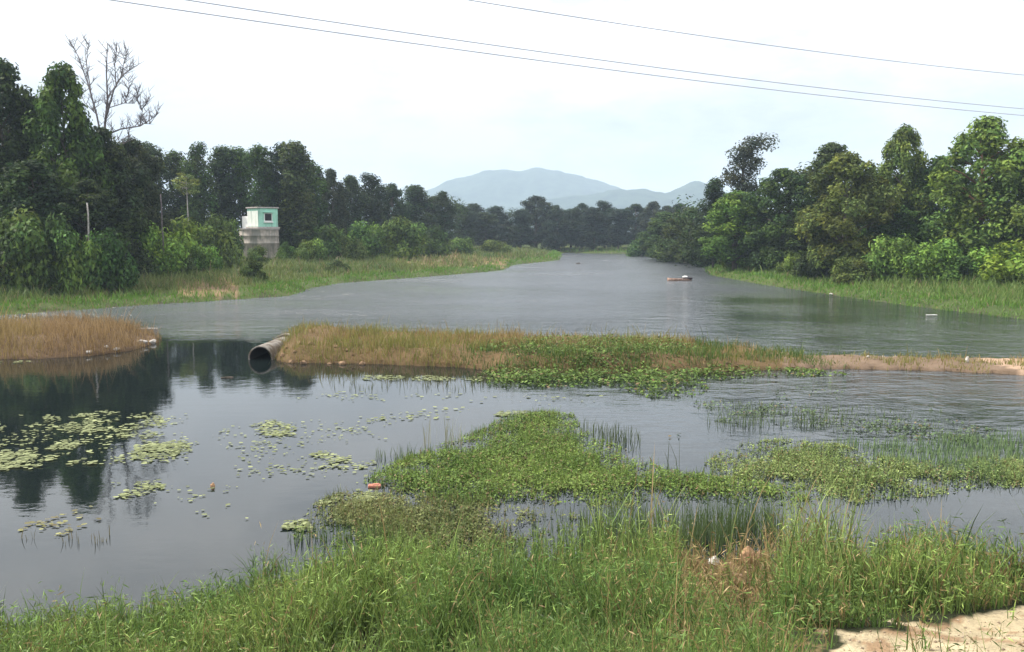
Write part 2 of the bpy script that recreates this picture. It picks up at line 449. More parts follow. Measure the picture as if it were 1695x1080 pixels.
ang = np.radians(np.concatenate([np.arange(-180, -60, 5), np.arange(-60, 60, 0.3), np.arange(60, 180, 5)]))
rad = np.concatenate([[0.4, 1, 2, 3, 4], np.arange(5, 14, 0.12), np.arange(14, 60, 0.3), np.geomspace(60, 3800, 150)])
A, R = np.meshgrid(ang, rad, indexing='ij')
X = (R * np.sin(A)).ravel(); Y = (R * np.cos(A)).ravel()
Z = terrain(X, Y)
na, nr = len(ang), len(rad)
idx = np.arange(na * nr).reshape(na, nr)
nx_ = np.roll(idx, -1, 0)
quads = np.stack([idx[:, :-1], idx[:, 1:], nx_[:, 1:], nx_[:, :-1]], -1).reshape(-1, 4)
g = mesh_obj('ground', np.stack([X, Y, Z], -1), quads, M_ground, smooth=True, col=ground_colour(X, Y, Z))
tag(g, 'grassy earth of the banks, causeway and land around the water', kind='structure')
w = mesh_obj('water', [(-130, 6, 0), (130, 6, 0), (130, 262, 0), (-130, 262, 0)], np.array([[0, 1, 2, 3]]), M_water)
tag(w, 'grey pond and lake water, rippled beyond the causeway', kind='structure')

# mountains far behind the far tree row
def mountain(name, label, d, pts, depth, seed, step=12):
    pts = np.array(pts, float)
    xs = (pts[:, 0] - W0 / 2) / F * d
    zs = np.array([at_d(p[0], p[1], d)[2] for p in pts])
    x = np.arange(xs[0], xs[-1] + 1, step); v = np.linspace(-1, 1, 41)
    rz = np.interp(x, xs, zs)
    rz = rz + (fbm(x * 0.02, x * 0 + seed, seed) - 0.5) * 9 + (vnoise(x * 0.08, x * 0, seed + 4) - 0.5) * 4
    Xg, Vg = np.meshgrid(x, v, indexing='ij')
    prof = np.clip(1 - np.abs(Vg) ** 1.25, 0, 1)
    Zg = rz[:, None] * prof + (fbm(Xg * 0.006, Vg * 3.0, seed + 9) - 0.5) * 50 * (1 - prof) * prof * 3
    Yg = d + Vg * depth + 0 * Xg
    nxx, nv = Xg.shape
    ii = np.arange(nxx * nv).reshape(nxx, nv)
    q = np.stack([ii[:-1, :-1], ii[1:, :-1], ii[1:, 1:], ii[:-1, 1:]], -1).reshape(-1, 4)
    o = mesh_obj(name, np.stack([Xg, Yg, Zg - 3], -1).reshape(-1, 3), q, M_hill, smooth=True)
    tag(o, label, kind='structure')
mountain('mountain', 'broad pale blue mountain rising behind the far tree row', 2900,
         [(560, 385), (640, 340), (680, 318), (720, 311), (740, 299), (770, 291), (800, 282), (835, 279), (860, 281), (885, 276), (915, 279), (950, 288), (985, 296), (1010, 306), (1050, 320), (1120, 345), (1200, 385)], 420, 5)
mountain('hills', 'nearer bluish ridge with two low peaks right of the broad mountain', 2150,
         [(760, 385), (830, 352), (870, 336), (900, 330), (950, 322), (1000, 316), (1040, 311), (1062, 308), (1080, 314), (1100, 318), (1122, 310), (1140, 300), (1158, 300), (1185, 310), (1240, 330), (1330, 385)], 300, 12)

# ------------------------------------------------------------------ leaf and blade scatter
def rnd(a, b, n): return a + (b - a) * RNG.random(n)
def unit(n):
    v = RNG.normal(size=(n, 3)); return v / np.linalg.norm(v, axis=1)[:, None]

def leaves(c, nrm, size, asp=0.5):
    """one pointed four-sided leaf per centre"""
    n = len(c)
    r = unit(n)
    t = np.cross(nrm, r); t /= np.linalg.norm(t, axis=1)[:, None] + 1e-9
    b = np.cross(nrm, t)
    s = np.asarray(size)[:, None] * 0.5
    V = np.stack([c - t * s, c + b * s * asp + nrm * s * 0.12, c + t * s, c - b * s * asp + nrm * s * 0.12], 1).reshape(-1, 3)
    return V, np.arange(n * 4).reshape(n, 4)

def leaf_cloud(cl, n, size, tint=(1, 1, 1), yellow=0.15):
    """cl: rows cx cy cz rx ry rz; leaves fill the shells of the clumps"""
    cl = np.array(cl, float)
    wgt = (cl[:, 3] * cl[:, 5]); wgt /= wgt.sum()
    k = RNG.choice(len(cl), n, p=wgt)
    d = unit(n)
    rr = 0.45 + 0.8 * RNG.random(n)
    c = cl[k, :3] + d * cl[k, 3:6] * rr[:, None]
    nm = d * 0.8 + unit(n) * 0.65 + np.array([0, 0, 0.35]); nm /= np.linalg.norm(nm, axis=1)[:, None]
    V, Fc = leaves(c, nm, size * rnd(0.6, 1.35, n))
    br = (0.6 + 0.8 * RNG.random(len(cl)))[k] * rnd(0.4, 1.7, n)
    hue = (RNG.random(len(cl)) * 0.6)[k] + RNG.random(n) * 0.4
    col = np.stack([br * (0.85 + yellow * 3 * hue), br, br * (1.05 - 0.5 * hue)], -1) * np.array(tint)
    return V, Fc, np.repeat(col, 4, 0)

def blades(x, y, z, h, wd, lean, col, tipcol=None, seg=3):
    n = len(x)
    a = rnd(0, 2 * np.pi, n); la = rnd(0, 2 * np.pi, n)
    ts = np.array([0, 0.4, 0.75, 1.0]); ws = np.array([1, 0.85, 0.5, 0.0])
    V = []
    for t, w_ in zip(ts, ws):
        off = lean * t ** 2 * h
        cx = x + np.cos(la) * off; cy = y + np.sin(la) * off; cz = z + h * t * np.sqrt(np.maximum(1 - 0.35 * (lean * t) ** 2, 0.3))
        hx = np.cos(a) * wd * w_ / 2; hy = np.sin(a) * wd * w_ / 2
        if w_ > 0:
            V += [np.stack([cx - hx, cy - hy, cz], -1), np.stack([cx + hx, cy + hy, cz], -1)]
        else:
            V += [np.stack([cx, cy, cz], -1)]
    V = np.stack(V, 1)
    b = (np.arange(n) * 7)[:, None]
    q = np.concatenate([b + np.array([0, 1, 3, 2]), b + np.array([2, 3, 5, 4])]); tr = b + np.array([4, 5, 6])
    col = np.asarray(col)
    C = np.repeat(col[:, None, :], 7, 1)
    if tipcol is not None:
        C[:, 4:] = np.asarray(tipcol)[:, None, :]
    return V.reshape(-1, 3), [q, tr], C.reshape(-1, 3)

def mixcol(a, b, t):
    return np.array(a)[None] * (1 - t[:, None]) + np.array(b)[None] * t[:, None]

def polar(n, rmin, rmax, amin=-36, amax=36):
    r = np.exp(rnd(math.log(rmin), math.log(rmax), n)); a = np.radians(rnd(amin, amax, n))
    return r * np.sin(a), r * np.cos(a)

def on_px(poly, n, tries=6, z=0.0):
    """points of the level z whose place falls in the outline 'poly' (photo pixels), evenly over the ground there"""
    P = np.array([at_z(p[0], p[1], z) for p in poly])
    lo, hi = P.min(0), P.max(0); xs = []; ys = []; got = 0
    while got < n:
        x = rnd(lo[0], hi[0], n * 2); y = rnd(lo[1], hi[1], n * 2)
        m = inside(P, x, y)
        xs.append(x[m]); ys.append(y[m]); got += m.sum()
    return np.concatenate(xs)[:n], np.concatenate(ys)[:n]

# ------------------------------------------------------------------ trees
def crown_clumps(kind, seed):
    r = np.random.default_rng(seed); cl = []
    if kind == 'broad':                       # 16 m high, about 10 m wide
        for i in range(105):
            t = (i + r.random()) / 105
            z = 1.6 + 12.6 * t
            env = 4.1 * math.sqrt(max(0.10, 1 - ((t - 0.42) / 0.68) ** 2)) * (0.62 + 0.62 * r.random())
            a = r.random() * 6.283; q = env * math.sqrt(r.random() * 0.7 + 0.3)
            s = (0.6 + 0.8 * r.random()) * (1.1 - 0.3 * t)
            cl.append((q * math.cos(a), q * math.sin(a), z, s, s, s * (0.75 + 0.25 * r.random())))
        for i in range(11):
            s = 0.6 + .5 * r.random(); a = r.random() * 6.283; q = 1.9 * r.random()
            cl.append((q * math.cos(a), q * math.sin(a), 15.0 - .45 * q * q + .5 * r.random(), s, s, s * .8))
    elif kind == 'slender':                   # 16 m high, about 5 m wide
        for i in range(36):
            t = (i + r.random()) / 36
            z = 1.6 + 13.0 * t
            env = 1.75 * math.sqrt(max(0.08, 1 - ((t - 0.5) / 0.64) ** 2)) * (0.7 + 0.5 * r.random())
            a = r.random() * 6.283; q = env * math.sqrt(r.random())
            s = 0.75 + 0.6 * r.random()
            cl.append((q * math.cos(a), q * math.sin(a), z, s, s, s * 1.05))
        for i in range(3):
            cl.append(((r.random() - .5) * 1.4, (r.random() - .5) * 1.2, 14.8 + .6 * r.random(), .8, .8, .75))
    elif kind == 'sparse':                    # 16 m high, open crown with sky between the clumps
        for i in range(54):
            t = (i + r.random()) / 54
            z = 5.5 + 9.6 * t
            env = 2.4 * (0.4 + 0.8 * r.random())
            a = r.random() * 6.283; q = env * math.sqrt(r.random())
            s = 0.5 + 0.55 * r.random()
            cl.append((q * math.cos(a), q * math.sin(a), z, s, s, s * 0.9))
    else:                                     # bush, 4 m high and 6 m wide
        for i in range(28):
            a = r.random() * 6.283; q = 2.4 * math.sqrt(r.random())
            z = 0.5 + (2.7 - 0.28 * q * q) * r.random()
            s = 0.55 + 0.6 * r.random()
            cl.append((q * math.cos(a), q * math.sin(a), max(z, .4), s, s, s * 0.8))
    return cl

ARCH = {}
def build_arch(kind, seed, n, size, bark):
    cl = crown_clumps(kind, seed)
    r = np.random.default_rng(seed + 100)
    V, Fc, C = leaf_cloud(cl, n, size)
    mb = MB()
    if kind == 'bush':
        for k in range(5):
            c = cl[k]; mb.tube([(c[0] * .1, c[1] * .1, -.4), (c[0] * .45, c[1] * .45, c[2] * .5), (c[0], c[1], c[2])], [.07, .05, .02], 5)
        names = ('bush', 'stem', 'foliage')
    else:
        top = 13.5; r0 = {'broad': .34, 'slender': .17, 'sparse': .2}[kind]
        P = [(0, 0, -1.0)]; R_ = [r0 * 1.25]
        for i in range(1, 9):
            t = i / 8; P.append(((r.random() - .5) * .5 * t * 2, (r.random() - .5) * .5 * t * 2, top * t)); R_.append(r0 * (1 - .85 * t) + .02)
        mb.tube(P, R_, 8)
        for c in cl[::3]:
            zz = max(1.5, c[2] - 0.6 - 0.45 * math.hypot(c[0], c[1]))
            k = min(7, int(zz / top * 8)); f = zz / top * 8 - k
            b0 = Vector(P[k]).lerp(Vector(P[k + 1]), min(f, 1))
            e = Vector(c[:3]); m_ = b0.lerp(e, .5) + Vector((0, 0, .25))
            mb.tube([b0, m_, e], [r0 * .36, r0 * .22, .025], 5)
        names = ('tree', 'trunk', 'crown')
    me_c = mesh_obj(names[2], V, Fc, M_leaf, col=C)
    me_t = mb.build(names[1], bark, None, True)
    return names, me_t, me_c

def arch(kind, seed, n, size, bark):
    names, t, c = build_arch(kind, seed, n, size, bark)
    md = (t.data, c.data)
    bpy.data.objects.remove(t); bpy.data.objects.remove(c)
    v = np.empty(len(md[1].vertices) * 3, np.float32); md[1].vertices.foreach_get('co', v); v = v.reshape(-1, 3)
    ARCH.setdefault(kind, []).append((names, md, float(np.percentile(v[:, 2], 99.7)), float(np.percentile(np.abs(v[:, :2]), 99) * 2)))
for s in range(4): arch('broad', 11 + s * 5, 21000, 0.46, M_bark)
for s in range(4): arch('slender', 41 + s * 3, 9500, 0.42, M_bark)
for s in range(2): arch('sparse', 71 + s, 6000, 0.34, M_bark)
for s in range(4): arch('bush', 81 + s, 6000, 0.34, M_bark)
COUNT = {}

def plant(kind, px, top, d, wpx, col, label, cat=None, group=None, name=None, basey=None, var=None):
    k = COUNT.get(kind, 0); COUNT[kind] = k + 1
    names, md, h0, w0 = ARCH[kind][(k if var is None else var) % len(ARCH[kind])]
    x = (px - W0 / 2) / F * d
    z0 = ground_z(x, d) - 0.1
    zt = at_d(px, top, d)[2]
    sz = max(0.2, (zt - z0) / h0); sx = wpx / F * d / w0
    root = thing(name or names[0], label, cat or ('tree' if kind != 'bush' else 'bush'), (x, d, z0), RNG.random() * 6.283, group)
    root.scale = (sx, sx, sz)
    for nm, me in zip(names[1:], md):
        o = bpy.data.objects.new(nm, me); COL.objects.link(o); o.parent = root
        if me is md[1]:
            j = rnd(0.88, 1.14, 3); o.color = (col[0] * j[0], col[1] * j[1] , col[2] * j[2], 1)
    return root

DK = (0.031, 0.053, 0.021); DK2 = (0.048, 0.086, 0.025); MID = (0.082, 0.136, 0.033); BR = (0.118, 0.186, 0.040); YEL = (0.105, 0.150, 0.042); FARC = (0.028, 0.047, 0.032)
ORD = 'first second third fourth fifth sixth seventh eighth ninth tenth eleventh twelfth thirteenth fourteenth fifteenth sixteenth seventeenth eighteenth nineteenth twentieth'.split()

# tall dark trees at the left edge
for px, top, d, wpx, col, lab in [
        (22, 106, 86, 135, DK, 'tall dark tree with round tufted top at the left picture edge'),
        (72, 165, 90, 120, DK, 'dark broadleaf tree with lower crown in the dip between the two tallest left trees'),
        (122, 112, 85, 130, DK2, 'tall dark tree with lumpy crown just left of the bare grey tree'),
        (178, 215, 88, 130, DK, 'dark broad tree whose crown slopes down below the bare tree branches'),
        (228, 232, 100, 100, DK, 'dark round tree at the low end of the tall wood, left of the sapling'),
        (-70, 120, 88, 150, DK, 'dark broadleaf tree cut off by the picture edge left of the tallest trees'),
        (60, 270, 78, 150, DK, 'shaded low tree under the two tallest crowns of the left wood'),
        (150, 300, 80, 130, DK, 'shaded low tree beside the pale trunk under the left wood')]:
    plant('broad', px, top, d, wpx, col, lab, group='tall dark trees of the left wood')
# plantation row behind the pump house
row = [(258, 238, 140, 58), (300, 252, 145, 55), (334, 240, 140, 52), (370, 244, 144, 56), (405, 246, 146, 52), (438, 243, 140, 52), (465, 240, 143, 50), (494, 237, 140, 62), (520, 268, 148, 50)]
for i, (px, top, d, wpx) in enumerate(row):
    plant('slender', px, top, d, wpx, DK2 if i % 3 else DK, 'slender dark tree, %s from the left in the row behind the pump house' % ORD[i], group='slender trees in the row behind the pump house')
row = [(553, 282, 165, 54), (585, 292, 172, 50), (618, 289, 178, 56), (652, 306, 185, 56), (690, 308, 195, 52), (716, 326, 205, 42), (736, 318, 200, 36)]
for i, (px, top, d, wpx) in enumerate(row):
    plant('slender' if i not in (0, 3) else 'broad', px, top, d, wpx, DK, 'dark tree, %s from left in the row descending to the lake head' % ORD[i], group='dark trees stepping down towards the lake head')
# far row at the head of the lake
row = [(768, 340, 36), (784, 338, 30), (804, 352, 34), (824, 342, 32), (845, 366, 30), (862, 348, 30), (887, 326, 56), (920, 341, 40), (944, 346, 36), (962, 338, 38), (982, 344, 34), (1000, 334, 34), (1022, 347, 36), (1050, 339, 46), (1080, 335, 40), (1102, 342, 40), (1122, 338, 44)]
for i, (px, top, wpx) in enumerate(row):
    d = 250 + (i * 37 % 23)
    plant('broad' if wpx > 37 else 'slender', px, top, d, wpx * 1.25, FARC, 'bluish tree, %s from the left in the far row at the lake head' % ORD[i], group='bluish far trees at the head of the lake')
# right wood
for kind, px, top, d, wpx, col, lab, var in [
        ('broad', 1100, 352, 190, 80, DK2, 'dark leafy tree overhanging the lake at the near end of the far row', 0),
        ('broad', 1140, 345, 165, 85, DK2, 'dark tree low over the water where the right shore begins', 1),
        ('slender', 1180, 297, 138, 52, DK, 'narrow dark tree left of the tall thin-crowned tree', 1),
        ('sparse', 1226, 226, 130, 80, (0.05, 0.06, 0.045), 'tall thin-crowned brownish tree standing above the right wood', 0),
        ('broad', 1215, 318, 122, 110, MID, 'leafy tree at the foot of the thin-crowned tall tree', 2),
        ('broad', 1290, 282, 116, 120, DK2, 'dark green tree right of the thin-crowned tall tree', 3),
        ('broad', 1372, 240, 118, 130, DK2, 'dark flat-topped tree behind the yellowish tree', 0),
        ('broad', 1395, 256, 96, 140, YEL, 'yellowish olive broad tree in the middle of the right wood', 1),
        ('broad', 1486, 212, 104, 96, MID, 'tall two-humped green tree right of the yellowish tree', 2),
        ('broad', 1548, 262, 102, 125, DK2, 'lower dark tree in the gap between the two tallest right trees', 3),
        ('broad', 1618, 198, 92, 165, BR, 'tallest bright tree with domed crown and reddish trunk in the right wood', 3),
        ('broad', 1690, 250, 88, 120, MID, 'green tree cut by the picture edge right of the tallest domed tree', 2),
        ('broad', 1790, 235, 90, 150, MID, 'green tree beyond the picture edge at the end of the right wood', 0),
        ('broad', 1262, 350, 124, 110, MID, 'low green tree leaning over the start of the right grass bank', 1),
        ('broad', 1335, 350, 112, 100, DK2, 'low dark tree left of and below the yellowish tree', 3),
        ('broad', 1470, 340, 98, 110, DK2, 'low dark tree below the two-humped tree', 2)]:
    t = plant(kind, px, top, d, wpx, col, lab, group='trees of the right wood', var=var)
    if px == 1618:
        for ch in t.children:
            if ch.name.startswith('trunk'):
                ch.data = ch.data.copy(); ch.data.materials[0] = M_redbark
                ch['label'] = 'reddish trunk'
# bushes along both banks
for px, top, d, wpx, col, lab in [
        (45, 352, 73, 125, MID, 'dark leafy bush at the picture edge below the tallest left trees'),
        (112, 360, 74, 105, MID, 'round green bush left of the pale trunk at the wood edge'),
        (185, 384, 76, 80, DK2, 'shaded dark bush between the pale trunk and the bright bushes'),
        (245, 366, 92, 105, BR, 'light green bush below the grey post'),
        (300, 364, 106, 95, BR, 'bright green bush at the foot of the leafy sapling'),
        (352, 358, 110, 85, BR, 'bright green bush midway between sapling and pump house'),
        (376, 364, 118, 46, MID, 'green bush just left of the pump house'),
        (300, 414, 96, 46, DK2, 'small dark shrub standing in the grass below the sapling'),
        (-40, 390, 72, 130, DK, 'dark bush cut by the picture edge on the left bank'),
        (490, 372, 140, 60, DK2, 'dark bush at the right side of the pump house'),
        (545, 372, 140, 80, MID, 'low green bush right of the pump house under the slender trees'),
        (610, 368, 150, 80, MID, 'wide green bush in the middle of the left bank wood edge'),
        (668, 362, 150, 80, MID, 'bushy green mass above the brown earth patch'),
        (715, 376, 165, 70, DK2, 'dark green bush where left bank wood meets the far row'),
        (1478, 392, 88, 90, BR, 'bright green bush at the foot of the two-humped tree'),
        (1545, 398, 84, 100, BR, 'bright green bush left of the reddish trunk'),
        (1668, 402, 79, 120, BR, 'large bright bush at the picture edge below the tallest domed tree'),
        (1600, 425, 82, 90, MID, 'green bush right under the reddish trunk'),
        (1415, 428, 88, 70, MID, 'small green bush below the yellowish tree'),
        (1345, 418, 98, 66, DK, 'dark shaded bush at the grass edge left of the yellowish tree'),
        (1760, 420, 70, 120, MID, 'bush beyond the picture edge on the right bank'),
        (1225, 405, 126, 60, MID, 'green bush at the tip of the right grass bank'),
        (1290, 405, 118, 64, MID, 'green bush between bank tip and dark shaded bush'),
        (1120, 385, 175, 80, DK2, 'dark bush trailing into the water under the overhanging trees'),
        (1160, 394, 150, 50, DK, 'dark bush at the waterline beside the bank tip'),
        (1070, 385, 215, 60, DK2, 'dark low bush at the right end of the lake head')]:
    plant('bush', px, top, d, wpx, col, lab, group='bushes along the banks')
for px, top, d, wpx, col, lab in [
        (95, 440, 74, 60, MID, 'small green shrub in the grass at the left picture edge'), (165, 428, 80, 60, BR, 'bright low shrub under the pale bare trunk'),
        (215, 414, 90, 56, BR, 'green shrub in the grass under the grey post'), (262, 410, 96, 60, BR, 'bright shrub left of the small dark shrub on the left bank'),
        (340, 408, 102, 52, BR, 'bright shrub right of the small dark shrub on the left bank'), (378, 410, 112, 40, MID, 'green shrub at the left foot of the pump house'),
        (428, 408, 120, 36, MID, 'low shrub right in front of the round concrete well'), (474, 402, 128, 34, MID, 'low shrub at the right foot of the round concrete well'),
        (515, 396, 130, 50, BR, 'bright low shrub on the grass right of the pump house'), (580, 392, 140, 54, MID, 'low shrub behind the left brown earth patch'),
        (640, 390, 150, 50, BR, 'bright low shrub at the foot of the wide green bush'), (700, 392, 165, 44, MID, 'low shrub just behind the brown earth patch'),
        (760, 394, 185, 50, MID, 'low shrub on the grass point under the far row'), (820, 398, 200, 50, MID, 'last low shrub near the tip of the grass point'),
        (420, 432, 92, 40, DK2, 'dark little shrub in open grass between pump house and water'), (560, 432, 112, 44, DK2, 'dark little shrub near the left shore below the slender trees'),
        (1310, 424, 104, 40, BR, 'small bright shrub at the back of the right grass bank tip')]:
    plant('bush', px, top, d, wpx, col, lab, cat='shrub', group='low shrubs on the grass banks', name='shrub')

# the woods behind: a mass nobody could count
cl = []
for px0, px1, d0, d1, t0, t1, n in [(-160, 240, 105, 125, 250, 430, 130), (200, 540, 158, 178, 300, 395, 120), (520, 770, 215, 240, 335, 395, 90), (730, 1180, 280, 300, 352, 392, 150),
                                    (1130, 1330, 135, 150, 330, 420, 70), (1290, 1800, 112, 130, 290, 430, 170)]:
    for k in range(n):
        px = rnd(px0, px1, 1)[0]; d = rnd(d0, d1, 1)[0]; p = at_d(px, rnd(t0, t1, 1)[0], d)
        s = rnd(1.3, 2.4, 1)[0]
        cl.append((p[0], p[1], p[2], s, s, s))
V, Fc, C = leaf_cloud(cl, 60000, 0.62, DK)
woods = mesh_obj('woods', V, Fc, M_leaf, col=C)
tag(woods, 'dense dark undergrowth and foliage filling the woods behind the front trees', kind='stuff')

# bare tree
def bare_tree():
    D = 95.0
    root_p = at_d(172, 430, D); root_p[2] = ground_z(root_p[0], D) - .2
    root = thing('bare_tree', 'tall leafless grey tree with thin forked branches above the left wood', 'tree', root_p)
    r = np.random.default_rng(5)
    def P(px, py, dj=0): return Vector(at_d(px, py, D + dj)) - Vector(root_p)
    tm = MB()
    tm.tube([(0, 0, 0), P(171, 330), P(172, 260), P(173, 215)], [.34, .27, .21, .17], 8)
    tm.build('trunk', M_deadwood, root, True)
    br = MB()
    lines = [([(173, 215), (178, 165), (176, 120), (178, 72)], .13, 0), ([(172, 250), (160, 190), (146, 140), (130, 95), (122, 78)], .12, 2), ([(150, 150), (143, 105), (146, 74)], .07, 1),
             ([(173, 205), (188, 150), (200, 128), (222, 110)], .11, -2), ([(192, 142), (190, 105), (194, 80)], .06, -2), ([(173, 225), (200, 214), (232, 209), (250, 198), (264, 186)], .10, -1),
             ([(232, 209), (236, 180), (250, 158)], .06, -1), ([(236, 185), (228, 165), (226, 150)], .045, -1), ([(176, 180), (206, 171), (222, 172)], .06, 1), ([(206, 171), (214, 150), (212, 128)], .045, 1),
             ([(200, 128), (206, 100), (214, 84)], .05, -2), ([(160, 190), (140, 170), (132, 150)], .05, 2), ([(240, 205), (256, 206)], .04, 0), ([(174, 240), (190, 236), (206, 238), (214, 228)], .05, -3)]
    tw = []
    for pts, r0, dj in lines:
        n = len(pts)
        W_ = [P(x, y, dj * i / n * 2) for i, (x, y) in enumerate(pts)]
        br.tube(W_, [r0 * (1 - .75 * i / (n - 1)) for i in range(n)], 5)
        for i in range(n - 1):
            for q in range(9):
                b = W_[i].lerp(W_[i + 1], r.random())
                l = 0.5 + 1.3 * r.random()
                e = b + Vector(((r.random() - .5) * 1.6, (r.random() - .5) * 1.6, .35 + .8 * r.random())).normalized() * l
                m_ = b.lerp(e, .5) + Vector((r.random() - .5, r.random() - .5, 0)) * .15
                br.tube([b, m_, e], [.04, .03, .012], 4)
                for q2 in range(2):
                    e2 = m_ + Vector(((r.random() - .5) * 1.4, (r.random() - .5) * 1.4, .3 + .7 * r.random())).normalized() * l * .55
                    br.tube([m_, e2], [.022, .010], 4)
    br.build('branches', M_deadwood, root)
bare_tree()

# leafy sapling with whorled branches
def sapling():
    D = 113.0
    x = (315 - W0 / 2) / F * D; z0 = ground_z(x, D)
    root = thing('sapling', 'slim young tree with flat layered pale leaves above the bright bushes', 'tree', (x, D, z0))
    zt = at_d(315, 292, D)[2] - z0
    mb = MB(); mb.tube([(0, 0, -.3), (.05, 0, zt * .5), (0, 0, zt)], [.11, .09, .04], 6)
    cl = []
    r = np.random.default_rng(9)
    for h, rr, m_ in ((zt - .1, .8, 5), (zt - .7, 1.5, 7), (zt - 1.3, 1.8, 7), (zt - 2.1, 1.2, 5)):
        for k in range(m_):
            a = 6.283 * k / m_ + h + r.random(); q = rr * (.5 + .6 * r.random()); e = (q * math.cos(a), q * math.sin(a), h + .45 - .5 * r.random() - .12 * q)
            mb.tube([(0, 0, h - .3), e], [.035, .015], 4)
            cl.append((*e, .5, .5, .24))
    mb.build('trunk', M_palebark, root, True)
    V, Fc, C = leaf_cloud(cl, 1100, .3)
    c = mesh_obj('crown', V, Fc, M_leaf, root, col=C); c.color = (.15, .20, .07, 1)
sapling()

# pale trunk stub and grey post at the wood edge
def post(name, label, cat, px, y0, y1, d, r0, m, lean=0.0):
    x = (px - W0 / 2) / F * d; z0 = at_d(px, y0, d)[2]; zt = at_d(px, y1, d)[2]; g0 = ground_z(x, d)
    z0 = g0
    mb = MB(); n = 9
    mb.tube([(lean * i / (n - 1) + .03 * math.sin(i * 2.1), 0, (zt - z0 + .3) * i / (n - 1) - .3) for i in range(n)], [r0 * (1 - .3 * i / (n - 1)) for i in range(n)], 8)
    o = mb.build(name, m, None, True); o.location = (x, d, z0)
    tag(o, label, cat)
post('dead_tree', 'thin pale bare trunk standing upright in front of the dark left wood', 'tree', 150, 385, 336, 75.0, .09, M_palebark, .08)
post('wooden_post', 'thin grey post in the shade left of the layered sapling', 'post', 273, 362, 322, 93.0, .10, M_deadwood, -.05)

# ------------------------------------------------------------------ pump house
def pump_house():
    D = 135.0
    x = (431.5 - W0 / 2) / F * D
    k = D / F
    zc = lambda py: at_d(431, py, D)[2]
    z_base, z_mid, z_top = zc(416), zc(378.5), zc(343.5)
    root = thing('pump_house', 'small mint green pump house on a round concrete well at the wood edge', 'pump house', (x, D, z_base))
    hb = z_mid - z_base; r = 31.5 * k
    mb = MB()
    prof = [(r, -2.0), (r, hb * .33), (r + .04, hb * .34), (r + .04, hb * .37), (r, hb * .38), (r, hb * .66), (r + .04, hb * .67), (r + .04, hb * .70), (r, hb * .71), (r, hb - .18)]
    mb.lathe(prof, 40)
    mb.build('well_shaft', M_wellwall, root, True)
    cap = MB(); cap.lathe([(0.01, hb - .18), (r + .12, hb - .18), (r + .12, hb), (0.01, hb)], 40); cap.build('well_cap', M_slab, root)
    # room: square, one corner to the camera
    a = math.radians(45)
    w = 25 * k / math.cos(a) * 1.0
    cx = (438 - 431.5) * k
    hr = z_top - z_mid
    nL = Vector((-math.sin(a), -math.cos(a), 0)); nR = Vector((math.cos(a), -math.sin(a), 0))
    C0 = Vector((cx, 0, 0))
    sl = MB(); sl.box((C0.x, C0.y, hb + .12), (w + .45, w + .45, .24), a, .03); sl.build('floor_slab', M_slab, root)
    wl = MB(); wl.box((C0.x, C0.y, hb + .24 + (hr - .44) / 2), (w, w, hr - .44), a, .02); wl.build('wall', M_mint, root)
    fl = C0 + nL * (w / 2 + .02)
    fc = MB(); fc.box((fl.x, fl.y, hb + .24 + (hr - .95) / 2), (w * .96, .05, hr - .95), a + math.pi / 2 + math.pi / 2, .01)
    rf = MB(); rf.box((C0.x, C0.y, z_top - z_base - .1), (w + .35, w + .35, .2), a, .03); rf.build('roof', M_slab, root)
    # pale sheet over the left face: sunlight on the mint wall put into colour
    pl = MB(); pc = C0 + nL * (w / 2 + .015)
    ex = Vector((math.cos(a), -math.sin(a), 0))
    pl.box((pc.x, pc.y, hb + .3 + (hr - .9) / 2), (w * .98, .03, hr - .9), -a, .005)
    pl.build('sunlit_face', M_sunface, root)
    # corner strip and window on the right face
    wc = C0 + nR * (w / 2 + .0) + nL * 0.02
    ang_r = a
    win = MB()
    hz = hb + .24 + (hr - .44) * .52
    ww, wh = w * .34, hr * .32
    for sx in (-1, 1):
        p = wc + nL * (sx * (ww / 2 + .06)) + nR * .05
        win.box((p.x, p.y, hz), (.1, .12, wh + .2), ang_r - math.pi / 2 + math.pi / 2, .01)
    for sz in (-1, 1):
        p = wc + nR * .05
        win.box((p.x, p.y, hz + sz * (wh / 2 + .06)), (.118, ww + .02, .1) if True else 0, -a + 0, .01)
    f = win.build('window', M_white, root)
    pn = MB(); p = wc + nR * .02
    pn.box((p.x, p.y, hz), (.03, ww, wh), -a, 0); pn.build('pane', M_dark, f)
    sill = MB(); p = wc + nR * .12
    sill.box((p.x, p.y, hz - wh / 2 - .22), (.26, ww * 1.35, .2), -a, .02); sill.build('sill', M_white, f)
    hood = MB(); p = wc + nR * .2
    hood.box((p.x, p.y, hz + wh / 2 + .22), (.42, ww * 1.5, .09), -a, .01); hood.build('hood', M_mint, f)
    # lower white annex continuing the pale face to the left
    aw = 15 * k / math.cos(a); ac = C0 - nR * (w / 2 + aw / 2 + .01) + nL * (w / 2 - aw * .55 - .12)
    an = MB(); ah = (378 - 358) * k
    an.box((ac.x, ac.y, hb + ah / 2), (aw, aw * 1.1, ah), -a, .02); an.build('annex', M_white, root)
pump_house()

